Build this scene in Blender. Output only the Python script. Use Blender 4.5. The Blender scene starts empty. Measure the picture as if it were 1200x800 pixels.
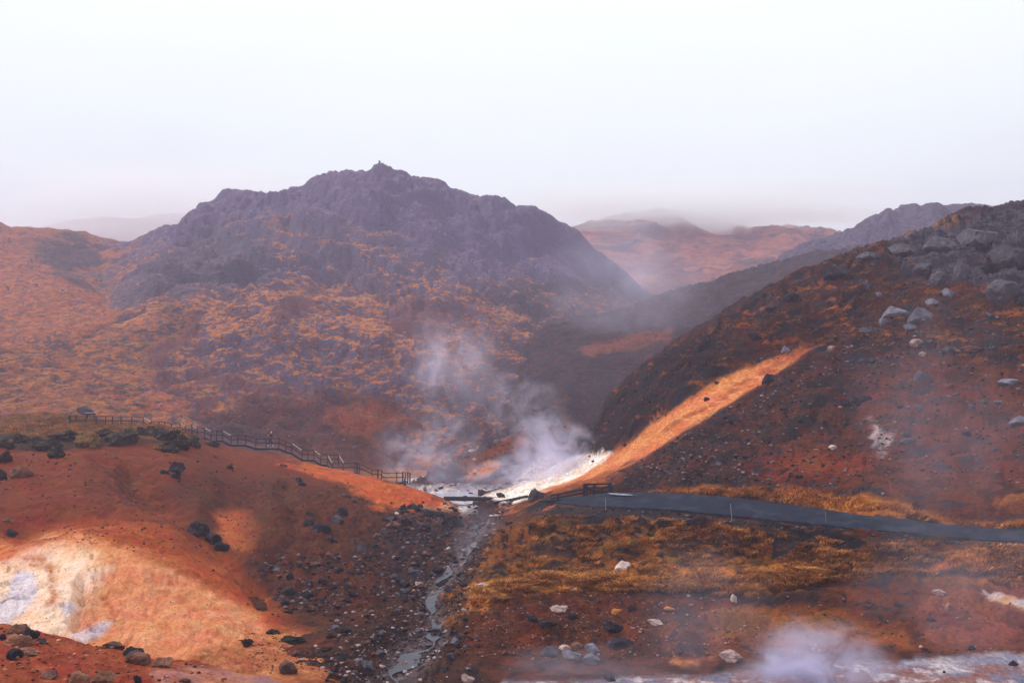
import bpy, math, random
import numpy as np
from mathutils import Vector, Matrix, noise as mnoise

random.seed(7); rng = np.random.default_rng(7)
scene = bpy.context.scene
COL = scene.collection

# ------------------------------------------------------------------ camera
F = 35/36*1200                      # focal length in photo pixels
PITCH = math.atan((480-400)/F)      # eye level lies at y = 480 of 800
CAMZ = 16.0
cam_d = bpy.data.cameras.new('camera'); cam_d.lens = 35; cam_d.sensor_width = 36
cam_d.clip_start = 0.3; cam_d.clip_end = 20000
cam = bpy.data.objects.new('camera', cam_d); COL.objects.link(cam)
cam.location = (0, 0, CAMZ); cam.rotation_euler = (math.pi/2 + PITCH, 0, 0)
scene.camera = cam

# ------------------------------------------------------------------ overcast daylight
SUN_EL, SUN_AZ = 40, -88            # behind thin cloud, from the left
w = bpy.data.worlds.new('World'); scene.world = w; w.use_nodes = True
nt = w.node_tree; nt.nodes.clear()
wo = nt.nodes.new('ShaderNodeOutputWorld')
sky = nt.nodes.new('ShaderNodeTexSky'); sky.sky_type = 'NISHITA'; sky.sun_disc = False
sky.sun_elevation = math.radians(SUN_EL); sky.sun_rotation = math.radians(SUN_AZ)
sky.dust_density = 3
bg1 = nt.nodes.new('ShaderNodeBackground'); bg1.inputs[1].default_value = 0.05
nt.links.new(sky.outputs[0], bg1.inputs[0])
tc = nt.nodes.new('ShaderNodeTexCoord'); sep = nt.nodes.new('ShaderNodeSeparateXYZ')
nt.links.new(tc.outputs['Generated'], sep.inputs[0])
nz = nt.nodes.new('ShaderNodeTexNoise'); nz.inputs['Scale'].default_value = 2.2
nz.inputs['Detail'].default_value = 4
mp = nt.nodes.new('ShaderNodeMapping'); mp.inputs['Scale'].default_value = (1, 1, 3)
nt.links.new(tc.outputs['Generated'], mp.inputs[0]); nt.links.new(mp.outputs[0], nz.inputs[0])
m1 = nt.nodes.new('ShaderNodeMath'); m1.operation = 'MULTIPLY_ADD'
nt.links.new(nz.outputs[0], m1.inputs[0]); m1.inputs[1].default_value = 0.30; m1.inputs[2].default_value = -0.15
m2 = nt.nodes.new('ShaderNodeMath'); m2.operation = 'ADD'
nt.links.new(sep.outputs[2], m2.inputs[0]); nt.links.new(m1.outputs[0], m2.inputs[1])
cr = nt.nodes.new('ShaderNodeValToRGB'); nt.links.new(m2.outputs[0], cr.inputs[0])
e = cr.color_ramp.elements
e[0].position = 0.0; e[0].color = (0.68, 0.68, 0.73, 1)
e[1].position = 0.42; e[1].color = (0.93, 0.99, 0.98, 1)
k = e.new(0.13); k.color = (0.75, 0.79, 0.81, 1)
k = e.new(0.23); k.color = (0.85, 0.93, 0.92, 1)
bg2 = nt.nodes.new('ShaderNodeBackground'); nt.links.new(cr.outputs[0], bg2.inputs[0])
zz = nt.nodes.new('ShaderNodeMapRange'); nt.links.new(sep.outputs[2], zz.inputs[0])   # an overcast sky brightens towards the zenith
zz.inputs['From Min'].default_value = 0.1; zz.inputs['From Max'].default_value = 1.0
zz.inputs['To Min'].default_value = 1.10; zz.inputs['To Max'].default_value = 1.3
nt.links.new(zz.outputs[0], bg2.inputs[1])
ms = nt.nodes.new('ShaderNodeMixShader'); ms.inputs[0].default_value = 0.93
nt.links.new(bg1.outputs[0], ms.inputs[1]); nt.links.new(bg2.outputs[0], ms.inputs[2])
nt.links.new(ms.outputs[0], wo.inputs[0])

sd = bpy.data.lights.new('sun', 'SUN'); sd.energy = 2.3; sd.angle = math.radians(10); sd.color = (1, 0.95, 0.88)
sun = bpy.data.objects.new('sun', sd); COL.objects.link(sun)
az = math.radians(SUN_AZ); el = math.radians(SUN_EL)
sdir = Vector((math.sin(az)*math.cos(el), math.cos(az)*math.cos(el), math.sin(el)))
sun.rotation_euler = sdir.to_track_quat('Z', 'Y').to_euler()
sun.location = (-60, 60, 60)

scene.view_settings.view_transform = 'Standard'; scene.view_settings.look = 'None'
scene.view_settings.exposure = 0.16; scene.view_settings.gamma = 1
scene.render.engine = 'CYCLES'
scene.cycles.use_denoising = True
scene.cycles.max_bounces = 5; scene.cycles.volume_bounces = 6
scene.cycles.diffuse_bounces = 2; scene.cycles.glossy_bounces = 2
scene.cycles.transmission_bounces = 2; scene.cycles.transparent_max_bounces = 24
scene.cycles.volume_step_rate = 1.0; scene.cycles.volume_max_steps = 256

# ------------------------------------------------------------------ helpers: geometry
cp, sp = math.cos(PITCH), math.sin(PITCH)
def ray(px, py):
    a = (px-600)/F; b = (400-py)/F
    return a, cp - b*sp, sp + b*cp                      # world x, y, z per unit of view depth
def P(px, py, Y):
    """the world point at ground distance Y seen at a photo position"""
    dx, dy, dz = ray(px, py)
    t = Y/dy
    return Vector((dx*t, Y, CAMZ + dz*t))
def Pn(px, py, Y):
    px = np.asarray(px, float); py = np.asarray(py, float); Y = np.asarray(Y, float)
    a = (px-600)/F; b = (400-py)/F
    t = Y/(cp - b*sp)
    return a*t, Y, CAMZ + (sp + b*cp)*t
def proj(x, y, z):
    z = z-CAMZ
    d = y*cp + z*sp; u = -y*sp + z*cp
    return 600 + F*x/d, 400 - F*u/d

_perm = rng.permutation(1024)
_ang = rng.random(1024)*2*np.pi
_gx, _gy = np.cos(_ang), np.sin(_ang)
def perlin(x, y, seed=0):
    xi = np.floor(x).astype(np.int64); yi = np.floor(y).astype(np.int64)
    fx = x-xi; fy = y-yi
    def g(i, j, dx, dy):
        h = _perm[(_perm[(i+seed*57) & 1023] + j) & 1023]
        return _gx[h]*dx + _gy[h]*dy
    u = fx*fx*fx*(fx*(fx*6-15)+10); v = fy*fy*fy*(fy*(fy*6-15)+10)
    a = g(xi, yi, fx, fy); b = g(xi+1, yi, fx-1, fy)
    c = g(xi, yi+1, fx, fy-1); d = g(xi+1, yi+1, fx-1, fy-1)
    return ((a+(b-a)*u) + ((c+(d-c)*u)-(a+(b-a)*u))*v)*1.5
def fbm(x, y, sc, octv=5, gain=.5, seed=0):
    s = 0; a = 1; t = 0
    x = x*sc; y = y*sc
    for i in range(octv):
        s = s + a*perlin(x+17.3*i, y-9.1*i, seed+i); t += a
        a *= gain; x = x*2.03; y = y*2.03
    return s/t
def ridged(x, y, sc, octv=5, gain=.55, seed=0):
    s = 0; a = 1; t = 0; wgt = 1
    x = x*sc; y = y*sc
    for i in range(octv):
        n = 1-np.abs(perlin(x+17.3*i, y-9.1*i, seed+i))*1.6
        n = np.clip(n, 0, 1)**2
        n = np.minimum(n, .80)/.80*1.0; s = s + a*n*wgt; t += a; wgt = np.clip(n*1.4, 0, 1)
        a *= gain; x = x*2.1; y = y*2.1
    return s/t
def sstep(a, b, x):
    t = np.clip((x-a)/(b-a), 0, 1); return t*t*(3-2*t)
def billow(x, y, sc, octv=3, seed=0):
    s = 0; a = 1; t = 0
    x = x*sc; y = y*sc
    for i in range(octv):
        s = s + a*np.abs(perlin(x+3.3*i, y+5.1*i, seed+i)); t += a
        a *= .5; x = x*2.05; y = y*2.05
    return s/t
def polymask(px, py, poly, feather):
    """1 inside the polygon, soft edge"""
    poly = np.array(poly, float); n = len(poly)
    inside = np.zeros(px.shape, bool); dist = np.full(px.shape, 1e9)
    for i in range(n):
        x1, y1 = poly[i]; x2, y2 = poly[(i+1) % n]
        if y1 != y2:
            c = ((y1 > py) != (y2 > py)) & (px < (x2-x1)*(py-y1)/(y2-y1)+x1)
            inside ^= c
        ex, ey = x2-x1, y2-y1; L = ex*ex+ey*ey+1e-9
        t = np.clip(((px-x1)*ex+(py-y1)*ey)/L, 0, 1)
        dist = np.minimum(dist, np.hypot(px-x1-t*ex, py-y1-t*ey))
    sdist = np.where(inside, dist, -dist)
    return sstep(-feather, feather, sdist)
def linemask(px, py, pts, width):
    """1 near a polyline with given half widths: pts (x, y, halfwidth)"""
    m = np.zeros(px.shape)
    for (x1, y1, w1), (x2, y2, w2) in zip(pts[:-1], pts[1:]):
        ex, ey = x2-x1, y2-y1; L = ex*ex+ey*ey+1e-9
        t = np.clip(((px-x1)*ex+(py-y1)*ey)/L, 0, 1)
        d = np.hypot(px-x1-t*ex, py-y1-t*ey)/(w1+(w2-w1)*t)
        m = np.maximum(m, 1-sstep(1-width, 1+width, d))
    return m

# ------------------------------------------------------------------ materials
MATS = {}
def N(nt, t, **k):
    n = nt.nodes.new(t)
    for a, b in k.items(): setattr(n, a, b)
    return n
def terrain_mat(name, scale, stretch=(1, 1, 1), bump=0.5, bscale=3.0, soft=.05, rough=.9, fine=8, bdist=.15, tilt=0, var=.5):
    m = bpy.data.materials.new(name); m.use_nodes = True; t = m.node_tree; L = t.links.new
    b = t.nodes['Principled BSDF']; b.inputs['Specular IOR Level'].default_value = .12
    geo = N(t, 'ShaderNodeNewGeometry')
    mp = N(t, 'ShaderNodeMapping'); mp.inputs['Scale'].default_value = stretch; mp.inputs['Rotation'].default_value = (0, tilt, 0)
    L(geo.outputs['Position'], mp.inputs[0])
    A = N(t, 'ShaderNodeAttribute', attribute_name='colA'); B = N(t, 'ShaderNodeAttribute', attribute_name='colB')
    C = N(t, 'ShaderNodeAttribute', attribute_name='colC'); M = N(t, 'ShaderNodeAttribute', attribute_name='amt')
    sx = N(t, 'ShaderNodeSeparateXYZ'); L(M.outputs['Vector'], sx.inputs[0])
    def noise(sc, det=9, ro=.62, off=0, dist=.4):
        n = N(t, 'ShaderNodeTexNoise'); n.inputs['Scale'].default_value = sc
        n.inputs['Detail'].default_value = det; n.inputs['Roughness'].default_value = ro
        n.inputs['Distortion'].default_value = dist
        if off:
            o = N(t, 'ShaderNodeMapping'); o.inputs['Location'].default_value = (off, off*1.7, -off)
            L(mp.outputs[0], o.inputs[0]); L(o.outputs[0], n.inputs[0])
        else: L(mp.outputs[0], n.inputs[0])
        return n.outputs['Fac']
    def mask(nf, amt, sf=soft):
        a = N(t, 'ShaderNodeMath', operation='MULTIPLY_ADD'); L(amt, a.inputs[0])
        a.inputs[1].default_value = 0.56; a.inputs[2].default_value = -0.78
        s = N(t, 'ShaderNodeMath', operation='ADD'); L(nf, s.inputs[0]); L(a.outputs[0], s.inputs[1])
        d = N(t, 'ShaderNodeMapRange', interpolation_type='SMOOTHSTEP'); L(s.outputs[0], d.inputs[0])
        d.inputs['From Min'].default_value = -sf; d.inputs['From Max'].default_value = sf
        return d.outputs[0]
    nb = noise(scale); ncn = noise(scale*1.6, off=31)
    mB = mask(nb, sx.outputs[0]); mC = mask(ncn, sx.outputs[1])
    def mix(f, c1, c2, bt='MIX'):
        x = N(t, 'ShaderNodeMix', data_type='RGBA', blend_type=bt)
        if isinstance(f, float): x.inputs[0].default_value = f
        else: L(f, x.inputs[0])
        L(c1, x.inputs[6])
        if isinstance(c2, tuple): x.inputs[7].default_value = c2
        else: L(c2, x.inputs[7])
        return x.outputs[2]
    col = mix(mB, A.outputs['Color'], B.outputs['Color'])
    col = mix(mC, col, C.outputs['Color'])
    nv = noise(fine*scale, det=6, ro=.7, off=77, dist=0)
    r = N(t, 'ShaderNodeMapRange'); L(nv, r.inputs[0])
    r.inputs['From Min'].default_value = .3; r.inputs['From Max'].default_value = .7
    r.inputs['To Min'].default_value = 1-var; r.inputs['To Max'].default_value = 1+var
    rgb = N(t, 'ShaderNodeVectorMath', operation='SCALE'); L(col, rgb.inputs[0]); L(r.outputs[0], rgb.inputs['Scale'])
    nh = noise(scale*.5, det=5, off=53)
    hs = N(t, 'ShaderNodeHueSaturation'); L(rgb.outputs[0], hs.inputs['Color'])
    r2 = N(t, 'ShaderNodeMapRange'); L(nh, r2.inputs[0])
    r2.inputs['From Min'].default_value = .3; r2.inputs['From Max'].default_value = .7
    r2.inputs['To Min'].default_value = .488; r2.inputs['To Max'].default_value = .512
    L(r2.outputs[0], hs.inputs['Hue'])
    L(hs.outputs[0], b.inputs['Base Color'])
    # roughness from the third channel of amt: wet ground is glossier
    r3 = N(t, 'ShaderNodeMapRange'); L(sx.outputs[2], r3.inputs[0])
    r3.inputs['To Min'].default_value = rough; r3.inputs['To Max'].default_value = .3
    L(r3.outputs[0], b.inputs['Roughness'])
    bn = noise(bscale*scale, det=8, ro=.68, off=12, dist=0)
    bu = N(t, 'ShaderNodeBump'); bu.inputs['Strength'].default_value = bump; bu.inputs['Distance'].default_value = bdist
    L(bn, bu.inputs['Height']); L(bu.outputs[0], b.inputs['Normal'])
    return m

def plain_mat(name, col, rough=.85, var=.35, nscale=4, bump=.3, col2=None, amt2=.45, obj=True, spec=.10, bdist=.12):
    if name in MATS: return MATS[name]
    m = bpy.data.materials.new(name); m.use_nodes = True; t = m.node_tree; L = t.links.new
    b = t.nodes['Principled BSDF']; b.inputs['Roughness'].default_value = rough
    b.inputs['Specular IOR Level'].default_value = spec
    tc = N(t, 'ShaderNodeTexCoord'); gm = N(t, 'ShaderNodeNewGeometry'); src = gm.outputs['Position']
    n = N(t, 'ShaderNodeTexNoise'); n.inputs['Scale'].default_value = nscale; n.inputs['Detail'].default_value = 7
    n.inputs['Roughness'].default_value = .65
    L(src, n.inputs[0])
    c1 = tuple(c*(1-var) for c in col)+(1,); c2 = tuple(min(1, c*(1+var)) for c in col)+(1,)
    cr = N(t, 'ShaderNodeValToRGB'); L(n.outputs[0], cr.inputs[0])
    cr.color_ramp.elements[0].position = .32; cr.color_ramp.elements[0].color = c1
    cr.color_ramp.elements[1].position = .68; cr.color_ramp.elements[1].color = c2
    out = cr.outputs[0]
    if col2:
        n2 = N(t, 'ShaderNodeTexNoise'); n2.inputs['Scale'].default_value = nscale*.6; n2.inputs['Detail'].default_value = 8
        o = N(t, 'ShaderNodeMapping'); o.inputs['Location'].default_value = (9, 4, 7); L(src, o.inputs[0]); L(o.outputs[0], n2.inputs[0])
        mr = N(t, 'ShaderNodeMapRange', interpolation_type='SMOOTHSTEP'); L(n2.outputs[0], mr.inputs[0])
        T = .78-.56*amt2
        mr.inputs['From Min'].default_value = T-.06; mr.inputs['From Max'].default_value = T+.06
        x = N(t, 'ShaderNodeMix', data_type='RGBA'); L(mr.outputs[0], x.inputs[0]); L(out, x.inputs[6])
        x.inputs[7].default_value = tuple(col2)+(1,); out = x.outputs[2]
    if obj:   # each rock is a little lighter or darker than the next
        oi = N(t, 'ShaderNodeObjectInfo'); r = N(t, 'ShaderNodeMapRange'); L(oi.outputs['Random'], r.inputs[0])
        r.inputs['To Min'].default_value = .75; r.inputs['To Max'].default_value = 1.3
        v = N(t, 'ShaderNodeVectorMath', operation='SCALE'); L(out, v.inputs[0]); L(r.outputs[0], v.inputs['Scale']); out = v.outputs[0]
    L(out, b.inputs['Base Color'])
    if bump:
        bu = N(t, 'ShaderNodeBump'); bu.inputs['Strength'].default_value = bump; bu.inputs['Distance'].default_value = bdist
        nb = N(t, 'ShaderNodeTexNoise'); nb.inputs['Scale'].default_value = nscale*3; nb.inputs['Detail'].default_value = 6; L(src, nb.inputs[0])
        L(nb.outputs[0], bu.inputs['Height']); L(bu.outputs[0], b.inputs['Normal'])
    MATS[name] = m
    return m

# ------------------------------------------------------------------ terrain sheets
SHEETS = {}
def interp_guides(guides, pxs, smooth=5):
    Ys, Zs = [], []
    for g in guides:
        a = np.array(g, float)
        py = np.interp(pxs, a[:, 0], a[:, 1]); Y = np.interp(pxs, a[:, 0], a[:, 2])
        kk = int(max(1, smooth/(pxs[1]-pxs[0])))
        if kk > 1:
            ker = np.hanning(2*kk+3)[1:-1]; ker /= ker.sum()
            pad = len(ker)//2
            py = np.convolve(np.pad(py, pad, 'edge'), ker, 'valid'); Y = np.convolve(np.pad(Y, pad*1, 'edge'), ker, 'valid')
        _, _, Z = Pn(pxs, py, Y)
        Ys.append(Y); Zs.append(Z)
    return np.array(Ys), np.array(Zs)
def hermite(V, counts):
    n = len(V); d = np.diff(V, axis=0)
    m = np.zeros_like(V); m[0] = d[0]; m[-1] = d[-1]
    for i in range(1, n-1):
        same = d[i-1]*d[i] > 0
        m[i] = np.where(same, 2*d[i-1]*d[i]/(d[i-1]+d[i]+1e-12), 0)
    rows = []; tt = []
    for i in range(n-1):
        c = counts[i]
        for k in range(c + (1 if i == n-2 else 0)):
            s = k/c
            rows.append((2*s**3-3*s**2+1)*V[i] + (s**3-2*s**2+s)*m[i] + (-2*s**3+3*s**2)*V[i+1] + (s**3-s**2)*m[i+1])
            tt.append(i+s)
    return np.array(rows), np.array(tt)
def sheet(name, guides, x0, x1, nx, counts, disp, paint, mat, smooth=5):
    pxs = np.linspace(x0, x1, nx)
    Yg, Zg = interp_guides(guides, pxs, smooth)
    for i in range(1, len(Yg)): Yg[i] = np.maximum(Yg[i], Yg[i-1]+.15)
    Y, tt = hermite(Yg, counts); Z, _ = hermite(Zg, counts)
    PX = np.broadcast_to(pxs, Y.shape).copy(); T = np.broadcast_to(tt[:, None], Y.shape)
    b = 0
    X = (PX-600)/F*(Y*cp + (Z-CAMZ)*sp)          # same ray as the guide points
    PXv, PYv = proj(X, Y, Z)
    Z = Z + disp(X, Y, Z, PXv, PYv, T)
    nr, nc = Y.shape
    # slope, for colouring rock where it is steep
    gy = np.gradient(Z, axis=0)/np.maximum(np.gradient(Y, axis=0), .02)
    gx = np.gradient(Z, axis=1)/np.maximum(np.abs(np.gradient(X, axis=1)), .02)
    slope = np.hypot(gx, gy)
    PXv, PYv = proj(X, Y, Z)
    cols = paint(X, Y, Z, PXv, PYv, T, slope)
    me = bpy.data.meshes.new(name)
    co = np.stack([X, Y, Z], -1).reshape(-1, 3).astype(np.float32)
    idx = np.arange(nr*nc).reshape(nr, nc)
    q = np.stack([idx[:-1, :-1], idx[:-1, 1:], idx[1:, 1:], idx[1:, :-1]], -1).reshape(-1, 4)
    me.vertices.add(len(co)); me.vertices.foreach_set('co', co.ravel())
    me.loops.add(q.size); me.loops.foreach_set('vertex_index', q.ravel().astype(np.int32))
    me.polygons.add(len(q)); me.polygons.foreach_set('loop_start', np.arange(0, q.size, 4, dtype=np.int32))
    me.polygons.foreach_set('use_smooth', np.ones(len(q), bool))
    me.update(calc_edges=True)
    for an, arr in zip(('colA', 'colB', 'colC', 'amt'), cols):
        at = me.attributes.new(an, 'FLOAT_COLOR', 'POINT')
        full = np.ones((nr*nc, 4), np.float32); full[:, :3] = np.broadcast_to(arr, (nr, nc, 3)).reshape(-1, 3)
        at.data.foreach_set('color', full.ravel())
    me.materials.append(mat)
    o = bpy.data.objects.new(name, me); COL.objects.link(o); o['kind'] = 'structure'
    SHEETS[name] = dict(obj=o, X=X, Y=Y, Z=Z, PX=PXv, PY=PYv, T=T, cols=cols, slope=slope)
    return o

class Paint:
    def __init__(s, shape, A, B, C, amt):
        s.A = np.tile(np.array(A, float), shape+(1,)); s.B = np.tile(np.array(B, float), shape+(1,))
        s.C = np.tile(np.array(C, float), shape+(1,)); s.M = np.tile(np.array(amt, float), shape+(1,))
    def put(s, m, A=None, B=None, C=None, amt=None):
        m = np.clip(m, 0, 1)[..., None]
        if A is not None: s.A = s.A*(1-m)+np.array(A)*m
        if B is not None: s.B = s.B*(1-m)+np.array(B)*m
        if C is not None: s.C = s.C*(1-m)+np.array(C)*m
        if amt is not None:
            for i, v in enumerate(amt):
                if v is not None: s.M[..., i] = s.M[..., i]*(1-m[..., 0])+v*m[..., 0]
    gam = 1.34
    def out(s):
        f = lambda c: np.maximum(c, .004)**s.gam
        return f(s.A), f(s.B), f(s.C), s.M

def flat(z, Y, xs=(-400, 1600)):
    d = (CAMZ-z)
    out = []
    for x in xs:
        # find the py that gives height z at distance Y
        ang = math.atan2(z-CAMZ, Y)-PITCH
        out.append((x, 400-F*math.tan(ang), Y))
    return out

# palette: real-world base colours
RED = (.245, .068, .024); REDD = (.13, .036, .018); ORANGE = (.56, .165, .035); OCHRE = (.42, .19, .035)
GOLD = (.50, .215, .045); SLATE = (.052, .048, .062); DARK = (.030, .027, .036); BROWN = (.085, .037, .022)
PINK = (.50, .26, .20); WHITE = (.80, .70, .62); BLUE = (.42, .43, .62); GREYR = (.13, .12, .15); MOSS = (.12, .075, .018)
PURP = (.10, .065, .085)
#@@TERRAIN
m_near = terrain_mat('valley_soil', .55, (1, 1, 1.6), bump=.75, bscale=5, soft=.07, bdist=.22)
m_mound = terrain_mat('mound_clay', .8, (1, 1, 1.3), bump=.8, bscale=5, soft=.2, bdist=.17, fine=10, var=.30)
m_slope = terrain_mat('slope_scree', .30, (1, .8, 2.2), bump=.8, bscale=6, soft=.05, bdist=.35)
m_mount = terrain_mat('mountain_rock_and_moss', .38, (1, .6, 2.4), bump=1.0, bscale=2, soft=.06, fine=4, bdist=1.0, tilt=.18)
m_far = terrain_mat('far_moorland', .03, (1, .8, 3), bump=.7, bscale=7, soft=.06, bdist=1.5)

STREAM = [(578, 590, 5), (566, 606, 5), (558, 622, 5), (552, 640, 6), (536, 656, 8), (530, 672, 9), (514, 686, 9), (502, 700, 10), (506, 716, 11), (515, 730, 11), (512, 744, 12), (500, 758, 14), (482, 772, 18), (466, 790, 24), (455, 820, 30)]
# --- valley floor: gully, grassy bank, path bench, hot pools
def disp_valley(X, Y, Z, px, py, T):
    wob = fbm(X, Y, .12, 3, seed=3)*18
    bank = polymask(px, py, [(560, 640), (640, 612), (900, 622), (1200, 645), (1420, 670), (1400, 745), (1000, 745), (600, 770), (540, 745), (545, 690)], 14)
    path = polymask(px, py, [(630, 584), (720, 576), (800, 578), (900, 587), (1000, 601), (1100, 613), (1420, 652), (1420, 672), (1200, 642), (1000, 627), (900, 617), (800, 608), (700, 606), (630, 604)], 3)
    pool = 1-sstep(115, 122, Y)*0
    d = fbm(X, Y, .5, 5, .55, seed=4)*.30
    # overhanging turf ledges on the bank: a stepped profile
    s = Z*1.15 + fbm(X, Y, .16, 4, seed=6)*2.2
    fr = s-np.floor(s)
    step = (sstep(.0, .22, fr)-fr)*1.25
    d = d + bank*step*sstep(655, 640, py+wob)*1.0 + bank*(billow(X, Y, .38, 3, 9)*1.3-.25)
    st = linemask(px, py, STREAM, .8)
    rocky = linemask(px, py, [(a, b, c*3.2) for a, b, c in STREAM], .6)
    d = d*(1-st*.85) + rocky*(1-st)*(ridged(X, Y, .9, 4, seed=12)-.25)*.55 - st*.35
    lx = px+fbm(X, Y, .5, 3, seed=77)*8; ly = py+fbm(X, Y, .5, 4, seed=78)*9
    for ln in ([(560, 712), (640, 696), (720, 694), (830, 694), (960, 688)], [(735, 690), (760, 686), (840, 688), (862, 694)], [(700, 646), (790, 640), (880, 650), (960, 662), (1060, 666)], [(1000, 668), (1100, 668), (1180, 660)], [(600, 640), (660, 650), (720, 655), (800, 660)]):
        e_ = np.interp(lx, [q[0] for q in ln], [q[1] for q in ln], left=-999, right=-999)
        d = d + np.where(e_ > 0, sstep(9, 0, np.abs(ly-e_+7))*.55*bank, 0)
    flatm = np.maximum(path, sstep(108, 120, Y))
    d = d*(1-flatm*.93)
    low = sstep(762, 785, py)*sstep(560, 640, px)
    d = d*(1-low*.65)
    return d
def paint_valley(X, Y, Z, px, py, T, sl):
    p = Paint(px.shape, BROWN, (.17, .055, .022), DARK, (.5, .38, 0))
    wx = px+fbm(X, Y, .15, 5, .6, seed=21)*34; wy = py+fbm(X, Y, .18, 5, .6, seed=31)*26
    # golden grass on the upper bank
    g = polymask(wx, wy, [(575, 620), (640, 600), (800, 606), (900, 615), (1050, 630), (1250, 645), (1420, 665), (1400, 690), (1200, 688), (1000, 680), (900, 690), (700, 690), (560, 705), (530, 735), (520, 700), (560, 668)], 9)
    p.put(g, A=(.30, .125, .030), B=(.12, .065, .018), C=DARK, amt=(.45, .42, 0))
    g2 = linemask(wx, wy, [(560, 700, 9), (620, 682, 8), (700, 678, 10), (800, 682, 11), (880, 678, 14), (950, 672, 10)], .5)
    p.put(g2, A=GOLD, B=(.30, .14, .035), amt=(.4, .15, 0))
    g3 = polymask(wx, wy, [(1080, 655), (1180, 640), (1300, 650), (1300, 680), (1080, 672)], 7)
    p.put(g3, A=(.45, .17, .06), B=(.28, .1, .04), amt=(.4, .15, 0))
    # red gravel slope below
    r = polymask(wx, wy, [(560, 720), (620, 695), (900, 700), (1000, 690), (1250, 690), (1400, 770), (900, 765), (600, 775), (520, 765)], 9)
    p.put(r, A=(.125, .043, .022), B=(.20, .062, .024), C=DARK, amt=(.45, .34, 0))
    og = polymask(wx, wy, [(820, 715), (900, 705), (960, 712), (1060, 740), (1080, 762), (950, 760), (830, 755)], 10)
    p.put(og, A=(.33, .12, .035), B=(.22, .09, .03), amt=(.5, .12, 0))
    rp = polymask(wx, wy, [(1080, 690), (1200, 672), (1400, 680), (1400, 760), (1200, 760), (1100, 752), (1070, 720)], 10)
    p.put(rp, A=(.28, .095, .055), B=(.19, .06, .04), amt=(.5, .15, 0))
    wp = linemask(wx, wy, [(1150, 690, 4), (1185, 706, 8), (1230, 722, 10), (1400, 740, 14)], .5)
    p.put(wp*.8, A=(.68, .42, .25), B=(.6, .5, .5), amt=(.5, .05, 0))
    # pale mineral ground round the hot pools
    mi = polymask(px+(wx-px)*.6, py+(wy-py)*.3, [(840, 790), (900, 783), (950, 773), (1060, 777), (1160, 767), (1420, 764), (1420, 900), (700, 900), (560, 900), (590, 799), (700, 795)], 5)
    p.put(mi, A=(.33, .18, .17), B=(.25, .24, .32), C=(.58, .50, .52), amt=(.5, .38, .3))
    mi2 = linemask(wx, wy, [(1060, 788, 5), (1120, 772, 8), (1200, 770, 9), (1400, 770, 12)], .5)
    p.put(mi2*.8, A=(.30, .31, .42), B=(.50, .44, .46), amt=(.45, .3, .5))
    og2 = linemask(wx, wy, [(780, 762+10, 3), (830, 766, 4), (860, 762, 3)], .6)
    p.put(og2*.8, A=(.6, .27, .12))
    # stream banks
    rk = linemask(wx, wy, [(a, b, c*2.8) for a, b, c in STREAM], .6)
    p.put(rk*.9, A=(.12, .058, .045), B=BROWN, C=DARK, amt=(.4, .42, .35))
    st = linemask(px+(wx-px)*.8, py+(wy-py)*.6, [(a, b, c*.95) for a, b, c in STREAM], .7)
    p.put(st*.8, A=(.16, .12, .14), B=(.08, .065, .08), C=(.30, .22, .22), amt=(.5, .35, .6))
    # shadow under the overhanging turf edges, painted as dark lines
    for ln in ([(735, 694), (790, 690), (860, 694), (880, 700), (960, 694)], [(770, 634), (830, 632), (900, 640), (945, 640)], [(945, 640), (952, 660), (960, 676)], [(1000, 672), (1100, 670), (1180, 664), (1300, 668)], [(880, 628), (960, 640), (1100, 650)], [(600, 650), (660, 640), (700, 638)]):
        l3 = linemask(px+(wx-px)*.9, py+(wy-py)*.8, [(a_, b_, 5) for a_, b_ in ln], .8)
        p.put(l3*.9, A=(.055, .032, .035), B=(.035, .028, .034), C=DARK, amt=(.45, .4, 0))
    # path verge
    vg = linemask(wx, wy, [(632, 596, 7), (680, 604, 8), (740, 602, 6), (800, 608, 4), (900, 622, 4), (1000, 634, 6), (1060, 634, 5)], .5)
    p.put(vg, A=(.035, .030, .038), B=(.05, .045, .055), amt=(.4, .5, 0))
    # pool basin behind: pale mineral flats
    bs = sstep(104, 112, Y)
    p.put(bs, A=(.50, .45, .50), B=(.36, .34, .42), C=(.75, .66, .64), amt=(.5, .45, .5))
    og3 = polymask(wx, wy, [(575, 598), (640, 576), (640, 590), (600, 602)], 4)
    p.put(og3*sstep(112, 100, Y)*1.0, A=(.42, .14, .04), B=(.25, .09, .03))
    return p.out()
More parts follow.
